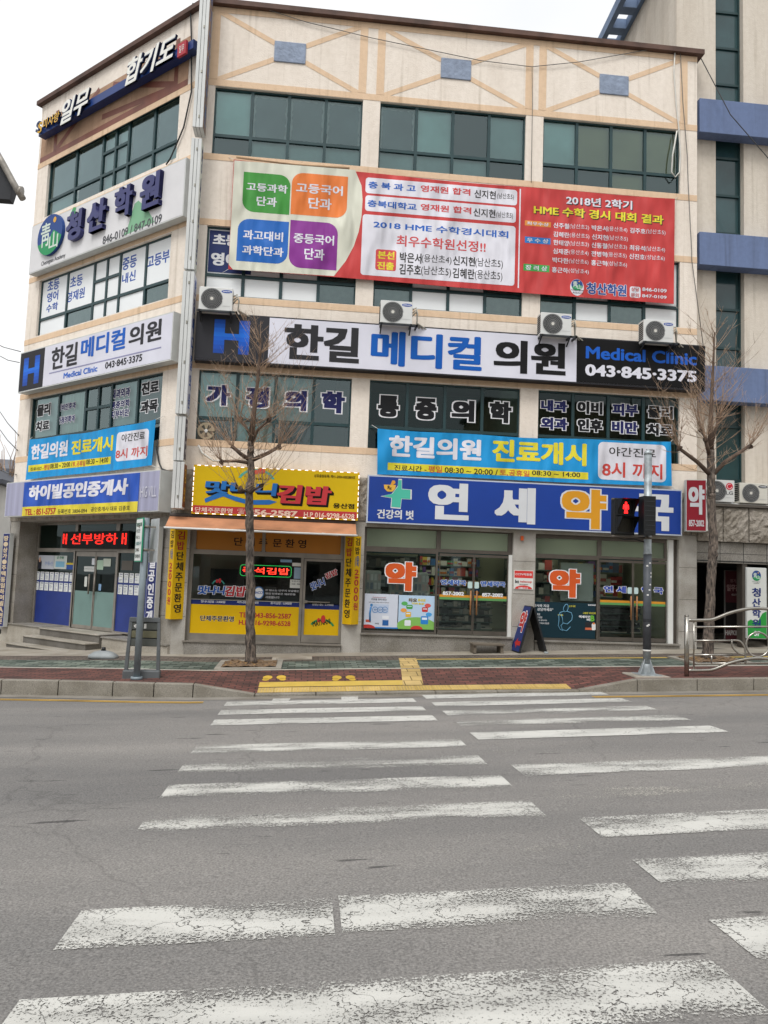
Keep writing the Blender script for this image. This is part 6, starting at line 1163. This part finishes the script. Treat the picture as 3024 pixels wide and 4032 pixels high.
# ---------------------------------------------------------------- cables on the walls
def cable(label, pts, r, m, pl=None): t = MB(); t.tube(pts,r,m,n=6); o_ = t.build('cable'); tag(o_,label,'cable'); return o_
KC, WC, GC = mat('2a2b2c',.6), mat('cfccc4',.5), mat('6d6a66',.6)
def fw(c,x,y,d=.05): return FP.P(*FP.uv((c,x,y),d),d)
def lw(c,x,y,d=.05): return LP.P(*LP.uv((c,x,y),d),d)
cable('white cable loop hanging from the coping at the right end of the main front',[fw(3,1118,290),fw(3,1112,420),fw(3,1125,600),fw(3,1140,740),fw(3,1150,900),fw(3,1145,1000),fw(3,1120,1030),fw(3,1098,1000),fw(3,1105,900),fw(3,1130,760)],.018,WC)
cable('thin dark cable dropping down the right edge of the main front',[fw(3,1150,300),fw(3,1165,600),fw(3,1190,900),fw(3,1195,1060),fw(3,1215,1450),fw(7,1055,50),fw(7,1075,200),fw(7,1145,720)],.009,GC)
cable('thin dark cable sagging across the attic plaques of the main front',[fw(2,420,30),fw(2,560,75),fw(2,700,120),fw(2,1050,205),fw(2,1650,330),fw(3,285,388),fw(3,560,360),fw(3,900,300),fw(3,1010,280)],.009,GC)
cable('thin grey wire hanging straight down between the two right attic plaques',[fw(3,288,388),fw(3,290,600),fw(3,283,1060,.03)],.007,GC)
cable('thick black cable hanging beside the light boxes on the slanted corner',[lw(1,1262,20,.06),lw(1,1245,80),lw(1,1252,300,.1),lw(1,1250,600),lw(1,1200,830),lw(1,1150,950),lw(1,1110,1040),lw(1,1085,1075)],.02,KC)
cable('short black cable beside the blue corner banner',[lw(4,1145,1530),lw(4,1138,1600),lw(4,1155,1700),lw(4,1175,1745),lw(4,1240,1770,.1)],.02,KC)
cable('long diagonal wire from the coping corner across the blue beams',[fw(3,1270,340,.05),(9.75,17.0,13.1),(10.4,16.6,11.9),(11.2,16.3,10.6)],.011,KC)
cable('white conduit stub bent under the left clinic window',[fw(5,135,1250,.06),fw(5,160,1300,.1),fw(5,230,1350,.12),fw(5,330,1358,.14)],.025,WC)
# extractor fan in a clinic window
root = thing('extractor_fan','cream round extractor fan set in the lower left clinic window','extractor fan',FP.P(-2.3,4.6,-.1)); m2 = MB(); cu, cv = FP.uv((5,185,1155),-.05); m2.box(FP,cu-.19,cu+.19,cv-.2,cv+.2,-.1,-.06,mat('4d4a40',.6,.1,4)); m2.build('housing',root); m2 = MB(); FC = mat('a89a80',.6,.1,4); m2.poly(FP,arcband(cu,cv,.14,.19,0,360,28),-.05,FC)
for k in range(5): a = k*72; m2.poly(FP,[(cu,cv)]+disc(cu,cv,.15,.15,5,a,a+38),-.055+.001*k,FC)
m2.poly(FP,disc(cu,cv,.04,.04,14),-.045,WHT); m2.build('blades',root)
# gas or water pipe stubs above the red banner
m2 = MB(); m2.tube([fw(2,320,855,.1),fw(2,640,895,.1),fw(2,935,915,.1)],.03,mat('c9a886',.6,.1,4),n=8); tag(m2.build('wall_pipe'),'tan painted pipe running along the wall top edge of the red banner','pipe')
# ---------------------------------------------------------------- things beyond, at the left edge
def house(label, x0,x1,y0,y1,z1, wm, rm, name='distant_house'):
    root = thing(name,label,'house',((x0+x1)/2,y0,0)); m2 = MB(); m2.wbox(x0,x1,y0,y1,-1.5,z1,wm); w_ = m2.build('wall',root); m2 = MB(); m2.wbox(x0-.5,x1+.5,y0-.5,y1+.5,z1+.003,z1+.25,rm); m2.hexa([(x0-.3,y0-.3,z1+.253),(x1+.3,y0-.3,z1+.253),(x1+.3,y1+.3,z1+.253),(x0-.3,y1+.3,z1+.253),(x0+2,(y0+y1)/2-.3,z1+1.6),(x1-2,(y0+y1)/2-.3,z1+1.6),(x1-2,(y0+y1)/2+.3,z1+1.6),(x0+2,(y0+y1)/2+.3,z1+1.6)],rm); m2.build('roof',root)
    z = .8
    while z < z1-1.2:
        x = x0+.6
        while x < x1-1.2:
            m2 = MB(); m2.wbox(x,x+1.1,y0-.05,y0-.005,z,z+1.2,mat('2a3336',.2,.1,2)); m2.wbox(x-.06,x+1.16,y0-.09,y0-.052,z-.08,z-.005,WHT); m2.build('window',root); x += 2.1
        m2 = MB(); m2.wbox(x0-.1,x1+.1,y0-.7,y0-.1,z-1.0,z-.85,mat('8a6a55',.8,.15,2)); m2.build('balcony',root); z += 2.9
house('white and brown low house far behind, at the left edge',-27.5,-17.8,46,56,6.2,mat('c9c6bf',.8,.08,1),mat('4a4d55',.7,.1,2))
house('grey low house far behind at the left edge, beyond the brown one',-32,-22,60,70,8.5,mat('b3b5b5',.8,.08,1),mat('5d6068',.7,.1,2))
root = thing('eaves_house','dark steep roofed house whose eave and gutter pipe jut in at the upper left','house',(-16.6,29.4,-.9)); EP_ = Plane(0,29.4,0); t1_, t2_, t0_ = EP_.uv((1,84,1235)), EP_.uv((1,62,1303)), EP_.uv((1,0,1075))
m2 = MB(); m2.wbox(-22,-15.4,29.9,36,-1.2,t2_[1]-.004,mat('a59f95',.8,.1,1)); m2.build('wall',root)
s_ = (t0_[1]-t1_[1])/(t1_[0]-t0_[0]); ap = (-16.6,t1_[1]+s_*(t1_[0]+16.6)); m2 = MB(); m2.poly(EP_,[t2_,t1_,ap,(-33.2-t1_[0],t1_[1]),(-33.2-t2_[0],t2_[1])],0,mat('2a2c30',.7,.1,2),.4); m2.poly(EP_,[(-15.1,t2_[1]),(-15.1,t1_[1]+s_*(t1_[0]+15.1)),ap,(-22.3,t1_[1]),(-22.3,t2_[1])],-.41,mat('2a2c30',.7,.1,2),6); m2.build('roof',root)
m2 = MB(); m2.tube([at((1,-60,930),29.2),at((1,20,1070),29.2),at((1,90,1200),29.2),at((1,150,1300),29.2)],.12,mat('8f8a82',.5,.2,4,metal=.3),n=12); m2.tube([at((1,125,1250),29.2),at((1,145,1255),29.2)],.2,ALU,n=10); m2.build('gutter_pipe',root)
# parked red car glimpsed at the left edge
root = thing('parked_car','red parked car mostly hidden at the far left edge','car',(-11.4,30,-.9)); m2 = MB(); RC = mat('9c1f24',.25,.05,2); cx_, cy_, cz = -11.6, 29.5, groundz(-11.6,16)
prof = [(-2.1,.35),(-2.1,.75),(-1.3,.9),(-.7,1.4),(.7,1.42),(1.4,.95),(2.1,.85),(2.1,.35)]
hw_ = lambda b: .85 if b < 1.0 else .66
L_ = [(cx_-hw_(b),cy_+a,cz+b) for a,b in prof]; R_ = [(cx_+hw_(b),cy_+a,cz+b) for a,b in prof]; m2.face(L_,RC); m2.face(R_[::-1],RC)
for i in range(8): j = (i+1)%8; m2.face([L_[j],L_[i],R_[i],R_[j]],RC)
m2.build('body',root,bevel=.06); GLK = mat('15191c',.1,0)
for (a0,b0),(a1,b1),nm in (((-1.25,.94),(-.74,1.36),'windscreen'),((1.36,1.0),(.74,1.38),'rear_window')):
    m2 = MB(); q = -.02 if a0 < 0 else .02; m2.face([(cx_-.74,cy_+a0+q*2,cz+b0+.02),(cx_+.74,cy_+a0+q*2,cz+b0+.02),(cx_+.6,cy_+a1+q,cz+b1+.02),(cx_-.6,cy_+a1+q,cz+b1+.02)],GLK); m2.build(nm,root)
for sx in (-1,1):
    m2 = MB(); m2.face([(cx_+sx*.845,cy_-1.0,cz+.98),(cx_+sx*.845,cy_+1.05,cz+1.0),(cx_+sx*.70,cy_+.62,cz+1.36),(cx_+sx*.70,cy_-.62,cz+1.34)],GLK); m2.build('side_window',root)
    m2 = MB(); m2.wbox(cx_+sx*.62-.14,cx_+sx*.62+.14,cy_-2.13,cy_-2.06,cz+.6,cz+.74,mat('d9dcdc',.15)); m2.build('headlight',root)
    for sy in (-1.3,1.3):
        m2 = MB(); m2.tube([(cx_+sx*.72,cy_+sy,cz+.32),(cx_+sx*.88,cy_+sy,cz+.32)],.32,SB,n=18); w_ = m2.build('wheel',root); m2 = MB(); m2.tube([(cx_+sx*.87,cy_+sy,cz+.32),(cx_+sx*.885,cy_+sy,cz+.32)],.2,ALU,n=14); m2.build('rim',w_)
# overhead wires and a bare tree over the side street
for i,(a,b,lab) in enumerate((((0,820,-1),(4,150,893),'overhead wire topmost, reaching the corner clinic sign'),((4,0,925),(4,140,972),'overhead wire with black clamp at the corner clinic sign'),((4,0,1330),(4,135,1500),'slack overhead wire below the corner clinic sign'),((4,0,1460),(4,128,1610),'overhead wire beside the blue corner banner'),((4,0,1750),(4,118,1785),'lowest overhead wire at the left edge above the estate agent sign'))):
    e = lw(b[0],b[1],b[2],.12); s_ = at(a,30) if i else at((4,-60,820),30); m_ = (Vector(s_)+Vector(e))/2-Vector((0,0,.05)); far = Vector(e)+(Vector(s_)-Vector(e))*1.0
    cable(lab,[tuple(far),tuple(m_),tuple(e)],.012,KC)
rnd = random.Random(8); root = thing('bare_tree','small bare tree far off over the side street at the left edge','tree',(-19,52,-.9)); m2 = MB(); m2.tube([(-19.6,52,-1),(-19.4,52,6)],[.2,.12],BARK,n=8); m2.build('trunk',root); m2 = MB()
for _ in range(60):
    a = rnd.uniform(0,6.28); z = rnd.uniform(4,7); p = Vector((-19.4,52,z)); d = Vector((math.cos(a),math.sin(a),rnd.uniform(.4,1.4))); m2.tube([p,p+d*1.0,p+d*1.7+Vector((rnd.uniform(-.3,.3),0,.4)),p+d*2.3+Vector((rnd.uniform(-.5,.5),0,1))],[.05,.035,.02,.01],TWIG,n=4)
m2.build('crown',root)
# buildings across the road behind the viewer: they show in the window panes
for (x0,x1,y0,h_,wm,lab) in ((-30,-9,-17,11.5,'b3aa98','beige apartment block across the road, showing only as a reflection in the left panes'),(-7,10,-19,8.5,'9a8f84','lower brown block across the road, showing only as a reflection in shop panes'),(12,34,-17,14,'c2b48f','tall yellowish apartment block across the road, showing only as a reflection in the right panes')):
    root = thing('opposite_building',lab,'building',((x0+x1)/2,y0,-.3),'buildings across the road'); m2 = MB(); m2.wbox(x0,x1,y0-8,y0,-1,h_,mat(wm,.85,.08,1)); w_ = m2.build('wall',root); m2 = MB(); m2.wbox(x0-.3,x1+.3,y0-8.3,y0+.3,h_+.003,h_+.3,mat('6a6660',.8)); m2.build('roof',root); z = 1.0; 
    while z < h_-1.4:
        x = x0+.9
        while x < x1-1.6:
            m2 = MB(); m2.wbox(x,x+1.5,y0+.003,y0+.04,z,z+1.4,mat('2b3538',.2,.2,2)); m2.build('window',root); x += 2.7
        z += 2.9
for o_ in list(bpy.data.objects):
    if '_loc' in o_: del o_['_loc']
